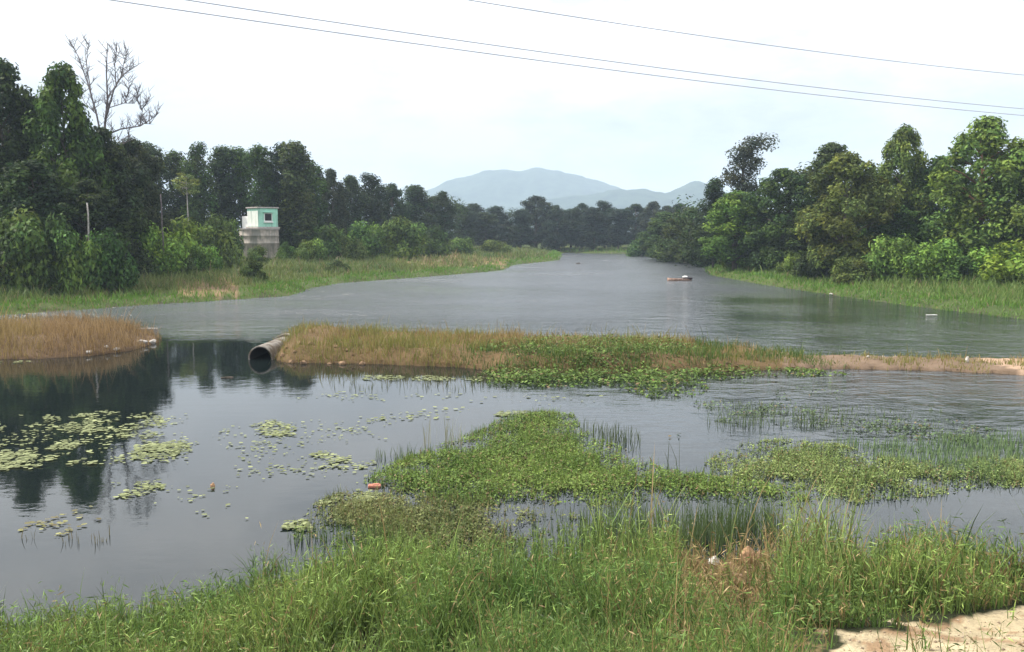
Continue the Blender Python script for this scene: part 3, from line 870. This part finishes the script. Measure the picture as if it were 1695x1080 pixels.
# ------------------------------------------------------------------ culvert pipe through the causeway
def culvert():
    p0 = at_z(431, 592, 0.12); p1 = at_z(507, 560, 0.12)
    d = Vector((p1[0] - p0[0], p1[1] - p0[1], 0)); ln = d.length
    yaw = math.atan2(d.y, d.x)
    root = thing('culvert_pipe', 'big concrete culvert pipe with dark open mouth lying half sunk at the causeway end', 'pipe', (p0[0], p0[1], 0.08), yaw)
    ro, ri = .59, .525
    def shell(mb, x0, x1, ro, ri, n=40):
        V = []; Fc = []
        prof = [(ri, x0), (ri + .02, x0 - .0), (ro - .02, x0), (ro, x0 + .02), (ro, x1 - .02), (ro - .02, x1), (ri, x1)]
        for r, x in prof:
            for k in range(n):
                a = 2 * math.pi * k / n; V.append((x, r * math.cos(a), r * math.sin(a)))
        m_ = len(prof)
        for q in range(m_):
            for k in range(n):
                Fc.append((q * n + k, q * n + (k + 1) % n, ((q + 1) % m_) * n + (k + 1) % n, ((q + 1) % m_) * n + k))
        mb.add(V, Fc)
    L1 = ln * .52
    b1 = MB(); shell(b1, 0, L1, ro, ri); s1 = b1.build('pipe_section', M_concrete, root, True)
    b2 = MB(); shell(b2, L1 + .05, ln, ro, ri); s2 = b2.build('pipe_section', M_concrete, root, True)
    c = MB(); shell(c, L1 - .22, L1 + .24, ro + .12, ro + .004); c.build('pipe_collar', M_concrete, root, True)
    c = MB(); shell(c, .03, ln - .05, ri + .003, ri - .03); c.build('shade_lining', M_dark, root, True)  # near-black sleeve added, shade inside the mouth put into its colour
    c = MB(); c.box((ln * .55, 0, 0), (.2, ri * 1.3, ri * 1.3), 0, .02); c.build('shade_plug', M_dark, root)  # added plug that blocks the bore so the mouth stays dark
culvert()

# ------------------------------------------------------------------ boat on the lake, with its load
def boat():
    P = at_z(1126, 465, 0); D = float(P[1]); k = D / F
    ln = 44 * k
    root = thing('boat', 'small faded red wooden boat lying low on the open lake', 'boat', (P[0], P[1], 0), math.radians(4))
    st = 13; V = []; Fc = []; nrow = 10
    for i in range(st):
        t = i / (st - 1); s = -1 + 2 * t
        hw = .46 * max(0.06, 1 - abs(s) ** 3.2) ; sheer = .26 + .12 * s * s
        prof = [(0, -.12), (hw * .7, -.1), (hw * .95, .05), (hw, sheer), (hw - .04, sheer), (hw * .82, .06), (0, .02)]
        ring = [(y, z) for y, z in prof] + [(-y, z) for y, z in prof[::-1] if y > 0]
        V += [(s * ln / 2, y, z) for y, z in ring]; nrow = len(ring)
    for i in range(st - 1):
        for j in range(nrow):
            Fc.append((i * nrow + j, (i + 1) * nrow + j, (i + 1) * nrow + (j + 1) % nrow, i * nrow + (j + 1) % nrow))
    Fc += [tuple(range(nrow)), tuple((st - 1) * nrow + j for j in range(nrow))[::-1]]
    mesh_obj('hull', np.array(V), Fc, M_hull, root, True)
    for xx in (-.9, -.2):
        b = MB(); b.box((xx, 0, .2), (.2, .78, .035), 0, .008); b.build('seat', M_hull, root)
    def lump(name, label, cat, c, r, m, seed):
        n, mm = 20, 14; V = []; rr = np.random.default_rng(seed); ph = rr.random(6) * 6
        for i in range(mm + 1):
            th = math.pi * i / mm
            for j in range(n):
                a = 2 * math.pi * j / n
                q = 1 + .09 * math.sin(3 * a + ph[0]) + .07 * math.sin(5 * a + 3 * th + ph[1]) + .06 * math.cos(4 * th + ph[2])
                V.append((r[0] * q * math.sin(th) * math.cos(a), r[1] * q * math.sin(th) * math.sin(a), r[2] * q * math.cos(th)))
        Fc = [(i * n + j, (i + 1) * n + j, (i + 1) * n + (j + 1) % n, i * n + (j + 1) % n) for i in range(mm) for j in range(n)]
        o = mesh_obj(name, np.array(V), Fc, m, None, True); o.location = (P[0] + c[0], P[1] + c[1], c[2]); tag(o, label, cat)
    lump('bundle', 'dark covered bundle filling the right end of the small boat', 'bundle', (.95, 0, .28), (.55, .36, .22), M_tarp, 1)
    lump('sack', 'white sack lying on top of the dark bundle in the boat', 'sack', (.6, .02, .48), (.36, .22, .12), M_sack, 2)
boat()

# ------------------------------------------------------------------ stones and floating bits
def stone(name, label, cat, p, r, m, seed, group=None, sink=.25):
    rr = np.random.default_rng(seed); bm = bmesh.new()
    for k in range(26):
        d = rr.normal(size=3); d /= np.linalg.norm(d); d *= .8 + .3 * rr.random()
        bm.verts.new((d[0] * r[0], d[1] * r[1], d[2] * r[2]))
    res = bmesh.ops.convex_hull(bm, input=bm.verts[:])
    junk = list({e for e in res['geom_interior'] + res['geom_unused'] if isinstance(e, bmesh.types.BMVert)})
    bmesh.ops.delete(bm, geom=junk, context='VERTS')
    bmesh.ops.bevel(bm, geom=bm.edges[:], offset=min(r) * .09, segments=1, affect='EDGES')
    me = bpy.data.meshes.new(name); bm.to_mesh(me); bm.free(); me.materials.append(m)
    o = bpy.data.objects.new(name, me); COL.objects.link(o)
    o.location = (float(p[0]), float(p[1]), float(p[2]) + r[2] * (1 - 2 * sink)); o.rotation_euler = (0, 0, rr.random() * 6)
    tag(o, label, cat, group)
    return o
def ground_hit(px, py):
    z = 0.0
    for _ in range(25):
        q = at_z(px, py, z); z = .5 * z + .5 * max(0.0, ground_z(*q))
    q = at_z(px, py, z)
    return (q[0], q[1], max(0, ground_z(*q)))
for i, (px, py, s, lab) in enumerate([
        (147, 579, .13, 'small white stone at the mound waterline, leftmost one there'), (176, 574, .12, 'small pinkish stone between the white stones along the mound waterline'),
        (193, 580, .13, 'small pale stone below the pinkish one at the mound waterline'), (236, 569, .2, 'flat white stone near the tip of the brown mound'), (252, 568, .2, 'flat white stone at the very tip of the brown mound')]):
    stone('stone', lab, 'stone', ground_hit(px, py), (s * 1.5, s, s * .8), M_rock, 30 + i, 'pale stones along the mound waterline')
stone('rock', 'angular orange-brown rock poking out of the grass on the near bank', 'rock', ground_hit(1236, 935), (.2, .17, .2), M_orangerock, 3, sink=.15)
stone('rock', 'flat grey-white rock left of the orange rock on the near bank', 'rock', ground_hit(1182, 935), (.17, .12, .09), M_rock, 4, sink=.15)
stone('rock', 'low brown broken rock below the grey-white rock in the dry patch', 'rock', ground_hit(1160, 968), (.24, .2, .16), M_orangerock, 8, sink=.2)
for i, (px, py, q, lab) in enumerate([(1140, 932, .10, 'brown clod of earth left of the grey-white rock'), (1206, 950, .12, 'brown clod of earth between the grey-white and orange rocks'), (1258, 928, .11, 'brown clod of earth right of the orange rock'), (1222, 972, .13, 'brown clod of earth below the orange rock'), (1150, 985, .12, 'lowest brown clod of earth in the dry patch')]):
    stone('clod', lab, 'clod', ground_hit(px, py), (q * 1.3, q, q), M_clod, 70 + i, 'clods of earth on the near bank', .1)
stone('rock', 'small pinkish white rock on the edge of the right grass bank', 'rock', ground_hit(1376, 488), (.25, .2, .12), M_rock, 6)
stone('rock', 'pale upright stone on the red earth at the right end of the causeway', 'rock', ground_hit(1601, 602), (.11, .1, .2), M_rock, 7, sink=.1)
for i, (px, py) in enumerate([(468, 590), (474, 577), (482, 598), (488, 583), (495, 570), (503, 592), (515, 579), (545, 589), (556, 584), (566, 590), (574, 582), (585, 588), (530, 596), (600, 597)]):
    q = .08 + .08 * RNG.random()
    stone('clod', 'rough lump of reddish earth on the bank beside the culvert pipe', 'clod', ground_hit(px, py), (q * 1.4, q, q), M_clod, 90 + i, 'lumps of earth beside the culvert', .4)
for i, (px, lab) in enumerate([(1437, 'leftmost of three small white stones on the causeway crest'), (1462, 'middle of three small white stones on the causeway crest'), (1481, 'rightmost of three small white stones on the causeway crest')]):
    stone('stone', lab, 'stone', ground_hit(px, 592), (.09, .08, .07), M_rock, 50 + i, 'white stones on the causeway crest')
def drift(name, label, cat, px, py, size, m, rz=0.0):
    p = at_z(px, py, 0); mb = MB(); mb.box((0, 0, .02), size, 0, min(size) * .3); mb.box((size[0] * .1, 0, size[2] * .5 + .02), (size[0] * .5, size[1] * .6, size[2] * .5), .2, min(size) * .15)
    o = mb.build(name, m); o.location = (float(p[0]), float(p[1]), 0); o.rotation_euler = (0, 0, rz); tag(o, label, cat)
drift('floating_debris', 'faded red piece of debris floating at the left edge of the green weed mat', 'debris', 620, 806, (.3, .16, .07), M_redplastic, .1)
drift('floating_debris', 'white scrap floating on the green reflections by the right bank', 'debris', 1542, 522, (.8, .16, .03), M_sack, .05)
drift('float', 'small orange and white float between the lily pads on the left water', 'float', 352, 806, (.1, .09, .1), M_orangerock, .5)
drift('driftwood', 'pale plank floating in the shade behind the mound tip', 'plank', 244, 545, (1.3, .16, .06), M_palebark, .02)
drift('driftwood', 'dark stick floating in open water right below the culvert mouth', 'stick', 376, 626, (.5, .06, .05), M_bark, .2)
drift('driftwood', 'tiny dark snag far out in the lake toward its head', 'snag', 957, 437, (.9, .3, .25), M_bark, .1)

# ------------------------------------------------------------------ overhead cables
def cable(label, pts, dl, dr):
    (xa, ya), (xm, ym), (xb, yb) = pts
    A_ = at_d(xa, ya, dl); B_ = at_d(xb, yb, dr)
    um = (xm - W0 / 2) / F
    s = 0.5
    for _ in range(60):
        q = A_ + (B_ - A_) * s; fw = q[1] * CT - (at_d(xm, ym, q[1])[2] - CAMZ) * ST
        e = q[0] - um * fw; dd = (B_ - A_)[0] - um * CT * (B_ - A_)[1]; s -= e / dd
    q = A_ + (B_ - A_) * s; zm = at_d(xm, ym, q[1])[2]
    c2 = (zm - (A_[2] + (B_[2] - A_[2]) * s)) / (s * s - s); c1 = B_[2] - A_[2] - c2
    mb = MB(); P = []
    for t in np.linspace(-.7, 1.9, 60):
        q = A_ + (B_ - A_) * t; P.append((q[0], q[1], A_[2] + c1 * t + c2 * t * t))
    mb.tube(P, [.021] * len(P), 6)
    tag(mb.build('power_cable', M_cable, None, True), label, 'cable', 'power cables crossing the sky')
cable('lowest of the three thin cables crossing the sky', [(250, 10), (845, 94), (1690, 191)], 30, 57)
cable('middle one of the three thin cables, running just above the lowest', [(400, 14), (845, 79), (1690, 180)], 31, 56)
cable('highest of the three thin cables, crossing the upper right sky', [(830, 9), (1200, 65), (1690, 124)], 36, 54)

# ------------------------------------------------------------------ grass and water plants
def grass(name, label, V, Fc, C, mat=None):
    tag(mesh_obj(name, V, Fc, mat or M_blade, col=C), label, kind='stuff')

# near bank
x, y = polar(430000, 5.0, 16.6, -54, 54)
s = sdist(LAKE, x, y); z = terrain(x, y); px, py = proj(x, y, z)
cl_ = fbm(x * 1.1, y * 1.1, 77); big = fbm(x * .35, y * .35, 78)
jx = (fbm(x * 1.7, y * 1.7, 51) - .5) * 96; jy = (fbm(x * 1.9, y * 1.9, 52) - .5) * 60
sand = inside(SAND_PX, px + jx, py + jy + 6) & (fbm(x * 3, y * 3, 5) > .28)
dry = inside(DRY_PX, px, py)
dens = np.clip((cl_ - .30) * 2.3, .08, 1) * .42 * np.clip(.3 + 1.4 * vnoise(x * 4, y * 4, 71), .25, 1) * np.where(dry, .5, 1) * np.clip((.35 - s) / .5, 0, 1)
k = (RNG.random(len(x)) < dens) & ~sand & (s < .3)
x, y, z, s, px, py, cl_, big, dry = [a[k] for a in (x, y, z, s, px, py, cl_, big, dry)]
n = len(x)
h = rnd(.26, .72, n) * (.45 + 1.15 * cl_) * np.where(px < 420, .85, 1.16) * np.where(dry, .7, 1)
tall = ((np.abs(px - 1335) < 75) & (s > -3.2) & (RNG.random(n) < .5)) | ((px > 960) & (px < 1280) & (s > -1.2) & (RNG.random(n) < .25))
h = np.where(tall, h * rnd(1.3, 2.3, n), h)
h = np.where(inside([(1280, 1100), (1300, 1035), (1560, 1010), (1700, 985), (1700, 1100)], px, py), h * .5, h)
stray = RNG.random(n) < .05; h = np.where(stray, h * 1.5, h)
t = np.clip(RNG.random(n) * .6 + big * .9 - .35, 0, 1)
col = mixcol((.064, .130, .034), (.190, .258, .070), t) * rnd(.45, 1.6, n)[:, None]
straw = RNG.random(n) < np.where(dry, .75, np.where(px > 1000, .16, .07)); col[straw] = mixcol((.16, .11, .05), (.34, .27, .14), RNG.random(straw.sum()))
pale = tall & ~straw; col[pale] = col[pale] * np.array([1.5, 1.35, 1.6])
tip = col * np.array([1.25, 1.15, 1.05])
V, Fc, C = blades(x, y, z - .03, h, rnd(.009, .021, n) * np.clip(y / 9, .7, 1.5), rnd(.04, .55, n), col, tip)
kk = np.concatenate([np.flatnonzero(RNG.random(n) < .9) for _ in range(3)]); m3 = len(kk)
sc_ = .15 + .85 * RNG.random(m3)
cpos = np.stack([x[kk] + rnd(-.07, .07, m3), y[kk] + rnd(-.07, .07, m3), z[kk] + h[kk] * sc_], -1)
nm = unit(m3) * .8 + np.array([0, -.25, .6]); nm /= np.linalg.norm(nm, axis=1)[:, None]
V2, F2 = leaves(cpos, nm, rnd(.05, .17, m3) * np.clip(y[kk] / 11, .6, 1), .125)
C2 = np.repeat(col[kk] * rnd(.6, 1.7, m3)[:, None] * np.array([1.1, 1.05, 1]), 4, 0)
Fc = [Fc[0], Fc[1], F2 + len(V)]; V = np.concatenate([V, V2]); C = np.concatenate([C, C2])
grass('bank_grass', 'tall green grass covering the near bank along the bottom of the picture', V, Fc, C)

# broad-leaved weeds among the near grass
x, y = polar(9000, 5, 15.4, -41, 41)
s = sdist(LAKE, x, y); z = terrain(x, y); px, py = proj(x, y, z)
m_ = (s < -.2) & (y > 8.5) & (fbm(x * .9, y * .9, 44) > .53) & ~inside(SAND_PX, px, py + 10) & ~inside(DRY_PX, px, py)
x, y, z = x[m_], y[m_], z[m_]; n = len(x)
nm = unit(n) * .7 + np.array([0, 0, .8]); nm /= np.linalg.norm(nm, axis=1)[:, None]
V, Fc = leaves(np.stack([x, y, z + rnd(.1, .5, n)], -1), nm, rnd(.035, .08, n), .6)
C = np.repeat(mixcol((.06, .12, .03), (.14, .20, .05), RNG.random(n)), 4, 0)
grass('weeds', 'small broad-leaved weeds growing among the near bank grass', V, Fc, C)

x, y = polar(9000, 5, 12, 5, 40)
z = terrain(x, y); px, py = proj(x, y, z)
jx = (fbm(x * 1.7, y * 1.7, 51) - .5) * 96; jy = (fbm(x * 1.9, y * 1.9, 52) - .5) * 60
k = inside(SAND_PX, px + jx, py + jy) & (RNG.random(len(x)) < .6); x, y, z = x[k], y[k], z[k]; n = len(x)
r = .006 + .022 * RNG.random(n) ** 4
oc = np.array([(1, 0, 0), (0, 1, 0), (-1, 0, 0), (0, -1, 0), (0, 0, .8), (0, 0, -.8)])
V = np.stack([x, y, z + r * .2], -1)[:, None, :] + (oc[None] * r[:, None, None]) * rnd(.6, 1.3, n * 6).reshape(n, 6, 1)
tri = np.array([(0, 1, 4), (1, 2, 4), (2, 3, 4), (3, 0, 4), (1, 0, 5), (2, 1, 5), (3, 2, 5), (0, 3, 5)])
grass('gravel', 'small pale and brown pebbles lying on the sand in the near corner', V.reshape(-1, 3), (np.arange(n)[:, None, None] * 6 + tri[None]).reshape(-1, 3), np.repeat(mixcol((.18, .12, .07), (.6, .5, .38), RNG.random(n)), 6, 0))

# thin reeds standing in the shallows
RE = []
for poly, n, h0, h1, c0, c1 in [
        ([(880, 915), (940, 885), (1010, 868), (1120, 860), (1240, 850), (1300, 880), (1280, 915), (1100, 930)], 1300, .35, .85, (.06, .10, .04), (.12, .16, .06)),
        ([(700, 735), (780, 735), (780, 745), (700, 745)], 22, .6, 1.1, (.2, .2, .12), (.34, .33, .22)),
        ([(1090, 778), (1150, 778), (1150, 785), (1090, 785)], 40, .5, 1.1, (.05, .07, .03), (.1, .12, .05)),
        ([(1150, 700), (1300, 690), (1420, 690), (1420, 700), (1200, 712)], 120, .2, .55, (.08, .12, .06), (.16, .2, .1)),
        ([(1360, 725), (1450, 735), (1700, 715), (1720, 800), (1500, 785)], 1300, .10, .36, (.10, .17, .07), (.22, .30, .13)),
        ([(1150, 660), (1560, 680), (1580, 725), (1370, 715), (1180, 690)], 420, .06, .22, (.12, .17, .08), (.2, .25, .13)),
        ([(620, 750), (720, 745), (720, 760), (620, 762)], 90, .15, .4, (.06, .1, .04), (.12, .15, .06)),
        ([(950, 700), (1060, 720), (1060, 750), (960, 720)], 120, .15, .5, (.06, .09, .04), (.12, .14, .06)),
        ([(540, 628), (800, 632), (800, 650), (560, 650)], 80, .12, .4, (.06, .08, .03), (.13, .14, .05)),
        ([(30, 890), (200, 880), (210, 900), (40, 905)], 60, .1, .3, (.1, .09, .04), (.2, .16, .07)),
        ([(470, 885), (700, 890), (700, 910), (480, 905)], 300, .15, .5, (.06, .11, .03), (.12, .17, .06))]:
    xx, yy = on_px(poly, int(n * 1.8))
    Pq = np.array([at_z(p[0], p[1]) for p in poly])
    kk = .7 * fbm(xx * 1.1, yy * 1.1, 55) + .3 * RNG.random(len(xx)) + np.clip(dist(Pq, xx, yy), 0, .5) * .4 > .56
    xx, yy = xx[kk], yy[kk]; n = len(xx)
    RE.append((xx, yy, rnd(h0, h1, n), mixcol(c0, c1, RNG.random(n))))
x = np.concatenate([r_[0] for r_ in RE]); y = np.concatenate([r_[1] for r_ in RE]); h = np.concatenate([r_[2] for r_ in RE]); col = np.concatenate([r_[3] for r_ in RE])
V, Fc, C = blades(x, y, x * 0 - .03, h, rnd(.008, .016, len(x)) * np.clip(y / 14, 1, 2), rnd(.02, .35, len(x)), col)
grass('reeds', 'thin upright reeds standing in the shallow near pond', V, Fc, C)

# causeway and mound cover
x, y = polar(150000, 32, 60, -40, 40)
k = inside(DYKE, x, y) | inside(MOUND, x, y); x, y = x[k], y[k]
z = terrain(x, y); px, py = proj(x, y, z); mound = inside(MOUND, x, y)
dn = fbm(x * .8, y * .8, 61)
green = (px > 760) & (px < 1200) & (py > 572 + 14 * dn) | (px > 1150) & (px < 1400) & (dn > .45)
red = (px > 1330)
keep = RNG.random(len(x)) < np.where(red, .5 * (dn > .45) + .05, np.clip((dn - .2) * 2.5, .15, 1))
keep &= ~((~mound) & (px < 545) & (RNG.random(len(x)) < .2))
x, y, z, px, py, mound, green, dn, red = [a[keep] for a in (x, y, z, px, py, mound, green, dn, red)]
n = len(x)
h = rnd(.15, .5, n) * (.6 + .9 * dn) * np.where(mound, 1.3 * np.clip(.5 + dn, .6, 1.3), 1) * np.where(red, .6, 1)
h = np.where(RNG.random(n) < .04, h * 2.1, h)
col = mixcol((.17, .12, .05), (.34, .25, .10), RNG.random(n))
gr = mixcol((.05, .10, .025), (.14, .19, .045), RNG.random(n)); ol = mixcol((.13, .14, .035), (.26, .25, .07), RNG.random(n))
r_ = RNG.random(n); olz = fbm(x * .45, y * .45, 88)
col = np.where((green & (r_ < .9))[:, None], gr, np.where(((~mound) & (r_ < np.clip((olz - .3) * 2.6, .1, .85)))[:, None], ol, col))
col = np.where((mound & (px > 70))[:, None], mixcol((.17, .11, .05), (.36, .25, .12), RNG.random(n)), col)
V, Fc, C = blades(x, y, z - .03, h, rnd(.018, .04, n), rnd(.1, .6, n), col)
grass('dry_grass', 'dry brown and olive grass covering the causeway and the brown mound', V, Fc, C)

# banks of the lake
x, y = polar(420000, 55, 262, -40, 40)
s = sdist(LAKE, x, y); px0, py0 = proj(x, y, 0)
k = (s < .6) & (s > -75); x, y, s = x[k], y[k], s[k]
z = np.maximum(terrain(x, y), 0); px, py = proj(x, y, z)
soil = np.zeros(len(x), bool)
for P in SOIL_PX: soil |= inside(P, px, py)
dn = fbm(x * .22, y * .22, 66); d2 = fbm(x * .7, y * .7, 67)
k = RNG.random(len(x)) < np.clip((d2 - .15) * 2.2, .2, 1) * np.where(soil, .5, 1) * np.clip((.7 - s) / 1.0, .25, 1)
x, y, z, s, px, py, dn, d2, soil = [a[k] for a in (x, y, z, s, px, py, dn, d2, soil)]
n = len(x)
h = rnd(.25, .8, n) * (.4 + 1.3 * d2) * np.clip(.45 + (-s) * .12, .35, 1.3)
h = np.where((RNG.random(n) < .04), h * 1.8, h)
t = np.clip(dn * 1.5 - .3 + RNG.random(n) * .4, 0, 1)
col = mixcol((.055, .11, .028), (.17, .20, .06), t) * rnd(.65, 1.35, n)[:, None]
wet = s > -3.0
col[wet] = mixcol((.08, .17, .025), (.14, .25, .04), RNG.random(wet.sum()))
right = x > 15
col[right & ~wet] = mixcol((.085, .155, .03), (.18, .25, .065), RNG.random((right & ~wet).sum()))
st_ = RNG.random(n) < np.where(soil, .3, .07); col[st_] = mixcol((.20, .15, .08), (.32, .25, .14), RNG.random(st_.sum()))
V, Fc, C = blades(x, y, z - .05, h, .00085 * y * rnd(.7, 1.5, n), rnd(.1, .8, n), col)
grass('shore_grass', 'bright green and olive grass covering both lake banks', V, Fc, C)

# floating weed mats
def mat_weed(name, label, polys, hmax, size, c0, c1, edge=.45, mat=None, asp=.5, stems=.3):
    Vs, Fs, Cs, k0 = [], [], [], 0
    for poly, n in polys:
        P = np.array([at_z(p[0], p[1]) for p in poly])
        x, y = on_px(poly, n)
        de = dist(P, x, y)
        k = (fbm(x * .9, y * .9, 90) * .75 + fbm(x * 3.2, y * 3.2, 91) * .55 + np.clip(de / 2.2, 0, 1) * .5 + RNG.random(n) ** 2 * .45 > edge + .72)
        x, y, de = x[k], y[k], de[k]; n = len(x)
        hh = hmax * np.clip(de / .8, .15, 1) * (.3 + fbm(x * 1.6, y * 1.6, 92))
        nm = unit(n) * .55 + np.array([0, 0, .9]); nm /= np.linalg.norm(nm, axis=1)[:, None]
        V, Fc = leaves(np.stack([x, y, .012 + np.maximum(terrain(x, y), 0) + hh * RNG.random(n)], -1), nm, size * rnd(.4, 1.7, n), asp)
        c = mixcol(c0, c1, np.clip(RNG.random(n) * .7 + fbm(x * .7, y * .7, 93) * .9 - .35, 0, 1)) * rnd(.45, 1.6, n)[:, None]
        dead = RNG.random(n) < .09; c[dead] = mixcol((.12, .085, .04), (.24, .18, .09), RNG.random(dead.sum()))
        Vs.append(V); Fs.append(Fc + k0); Cs.append(np.repeat(c, 4, 0)); k0 += len(V)
        q = RNG.random(n) < stems; m2 = int(q.sum())
        if m2:
            V, fl, C2 = blades(x[q], y[q], np.maximum(terrain(x[q], y[q]), 0), rnd(.08, .34, m2), rnd(.008, .015, m2), rnd(.05, .7, m2), c[q] * 1.15)
            fq = np.concatenate([fl[0], np.concatenate([fl[1], fl[1][:, 2:]], 1)[:0]]) if 0 else fl[0]
            Vs.append(V); Fs.append(fq + k0); Cs.append(C2); k0 += len(V)
    grass(name, label, np.concatenate(Vs), np.concatenate(Fs), np.concatenate(Cs), mat or M_pad)
mat_weed('water_weed', 'dense green floating weed mat in the middle of the near pond', [
    ([(630, 775), (700, 745), (800, 710), (830, 690), (900, 680), (950, 685), (965, 712), (1040, 745), (1100, 775), (1180, 785), (1300, 795), (1370, 825), (1280, 840), (1100, 832), (900, 838), (760, 842), (640, 822), (600, 800)], 80000)],
    .16, .062, (.066, .118, .022), (.180, .245, .058), .28)
mat_weed('water_weed', 'thin olive weed between the dense green mat and the near grass', [
    ([(500, 850), (540, 820), (640, 805), (800, 830), (950, 832), (960, 860), (870, 900), (860, 930), (700, 935), (560, 920), (470, 885)], 44000), ([(860, 850), (1000, 832), (1120, 838), (1000, 850), (940, 880), (860, 900)], 3000)],
    .14, .06, (.075, .100, .032), (.20, .21, .08), .34)
mat_weed('water_weed', 'pale topped weed mat right of the tall grass clump on the near pond', [
    ([(1165, 768), (1210, 738), (1290, 726), (1390, 735), (1450, 755), (1560, 765), (1760, 742), (1780, 800), (1600, 815), (1500, 828), (1420, 835), (1330, 812), (1200, 800)], 52000)],
    .15, .060, (.075, .12, .032), (.24, .29, .10), .29)
mat_weed('water_weed', 'green creeping weed along the waterline of the causeway', [
    ([(780, 632), (800, 612), (1180, 612), (1330, 612), (1420, 622), (1200, 628), (1160, 655), (1080, 660), (1000, 640), (900, 642), (820, 640)], 12000), ([(775, 606), (800, 588), (900, 578), (1080, 580), (1180, 590), (1180, 612), (900, 620)], 9000)],
    .34, .13, (.055, .105, .02), (.14, .20, .045), .28)
mat_weed('water_weed', 'thin scattered grey-green weed on the open right side of the near pond', [
    ([(1140, 665), (1300, 655), (1420, 690), (1560, 690), (1700, 720), (1700, 760), (1450, 745), (1380, 715), (1180, 700)], 9000), ([(1085, 735), (1100, 712), (1150, 712), (1160, 730)], 420), ([(1240, 640), (1420, 640), (1420, 665), (1250, 668)], 500)],
    .10, .09, (.06, .10, .045), (.13, .17, .08), .47)

# lily pads: small round floating leaves in loose patches
def pads(label, polys, size, c0, c1, edge=.5):
    xs, ys = [], []
    for poly, n in polys:
        x, y = on_px(poly, n)
        P = np.array([at_z(p[0], p[1]) for p in poly])
        k = .75 * fbm(x * .9, y * .9, 95) + .45 * fbm(x * 2.6, y * 1.6, 96) + np.clip(dist(P, x, y), 0, .6) * .3 + RNG.random(n) * .25 > edge + .34
        xs.append(x[k]); ys.append(y[k])
    x = np.concatenate(xs); y = np.concatenate(ys); n = len(x)
    m_ = 7; a = np.linspace(0, 2 * np.pi, m_, endpoint=False)
    r = size * .85 * rnd(.35, 1.3, n); ro = rnd(0, 6.28, n); tl = rnd(-.12, .12, (2 * n)).reshape(2, n)
    cx = np.cos(a[None] + ro[:, None]) * r[:, None]; cy = np.sin(a[None] + ro[:, None]) * r[:, None] * .8
    zz = .014 + rnd(0, .02, n)[:, None] + cx * tl[0][:, None] + cy * tl[1][:, None] + r[:, None] * .12
    V = np.stack([x[:, None] + cx, y[:, None] + cy, np.maximum(zz, .006)], -1).reshape(-1, 3)
    C = np.repeat(mixcol(c0, c1, RNG.random(n)) * rnd(.75, 1.2, n)[:, None], m_, 0)
    grass('lily_pads', label, V, np.arange(n * m_).reshape(n, m_), C, M_pad)
PA, PB = (.12, .14, .06), (.30, .33, .16)
pads('pale lily pads scattered over the dark tree reflection at the left edge', [([(-60, 740), (60, 735), (150, 725), (160, 770), (60, 785), (-60, 785)], 1500), ([(20, 690), (190, 680), (200, 720), (60, 715)], 700), ([(-40, 700), (20, 700), (20, 720), (-40, 720)], 120)], .085, PA, PB, .52)
pads('yellow-green lily pads floating right of the dark reflection', [([(190, 765), (200, 738), (300, 730), (325, 745), (290, 760), (230, 772)], 900), ([(180, 725), (200, 690), (270, 690), (280, 725)], 520)], .08, PA, PB, .52)
pads('loose single lily pads drifting over the calm left water', [([(-60, 690), (330, 680), (330, 775), (-60, 790)], 1500), ([(340, 700), (640, 690), (640, 800), (400, 810)], 700), ([(150, 800), (420, 790), (420, 870), (200, 870)], 260)], .06, PA, PB, .58)
pads('small yellow-green lily pad island in open water', [([(400, 725), (415, 705), (450, 695), (495, 710), (490, 722)], 520)], .075, PA, PB, .45)
pads('lily pads floating up against the left end of the green weed mat', [([(500, 755), (540, 742), (620, 745), (640, 760), (600, 778), (530, 775)], 800), ([(590, 745), (610, 730), (650, 735), (640, 752)], 160)], .075, PA, PB, .5)
pads('thin broken line of lily pads in the middle of the left water', [([(190, 825), (230, 800), (285, 795), (290, 808), (240, 828)], 220), ([(285, 840), (295, 822), (345, 820), (350, 832)], 130), ([(275, 862), (285, 850), (310, 850), (310, 862)], 50), ([(435, 815), (445, 800), (490, 800), (490, 815)], 110)], .07, PA, PB, .5)
pads('brownish patch of floating leaves in the lower left water', [([(30, 880), (60, 845), (150, 838), (170, 860), (140, 885), (80, 895)], 520)], .06, (.12, .10, .05), (.26, .26, .11), .55)
pads('pale leaves floating at the left tip of the olive weed', [([(465, 880), (475, 862), (515, 860), (520, 880)], 220), ([(520, 838), (560, 812), (640, 812), (640, 830), (560, 845)], 500)], .06, PA, PB, .48)
pads('few single leaves floating in front of the causeway and pipe', [([(480, 660), (560, 650), (640, 650), (640, 668)], 60), ([(580, 690), (700, 680), (760, 690), (640, 710)], 90), ([(540, 700), (760, 668), (780, 680), (560, 715)], 40), ([(590, 622), (800, 624), (800, 632), (600, 630)], 420), ([(815, 690), (830, 682), (880, 682), (880, 692)], 120),
      ([(-60, 600), (60, 598), (60, 603), (-60, 606)], 120), ([(640, 650), (1000, 655), (1000, 672), (700, 668)], 50)], .085, PA, PB, .42)

# ------------------------------------------------------------------ haze
def haze():
    m, t, o = new_mat('haze_air')
    v = N(t, 'ShaderNodeVolumePrincipled')
    v.inputs['Color'].default_value = (0.68, 0.82, 1.0, 1)
    v.inputs['Density'].default_value = 2.8e-4
    v.inputs['Anisotropy'].default_value = 0.0
    t.links.new(v.outputs[0], o.inputs['Volume'])
    mb = MB(); mb.box((0, 0, 121), (8600, 8600, 246))
    tag(mb.build('haze', m), 'thin bluish haze in the air over lake, woods and mountains', kind='stuff')
haze()
SC.cycles.max_bounces = 8
SC.cycles.transparent_max_bounces = 16
SC.cycles.volume_bounces = 2
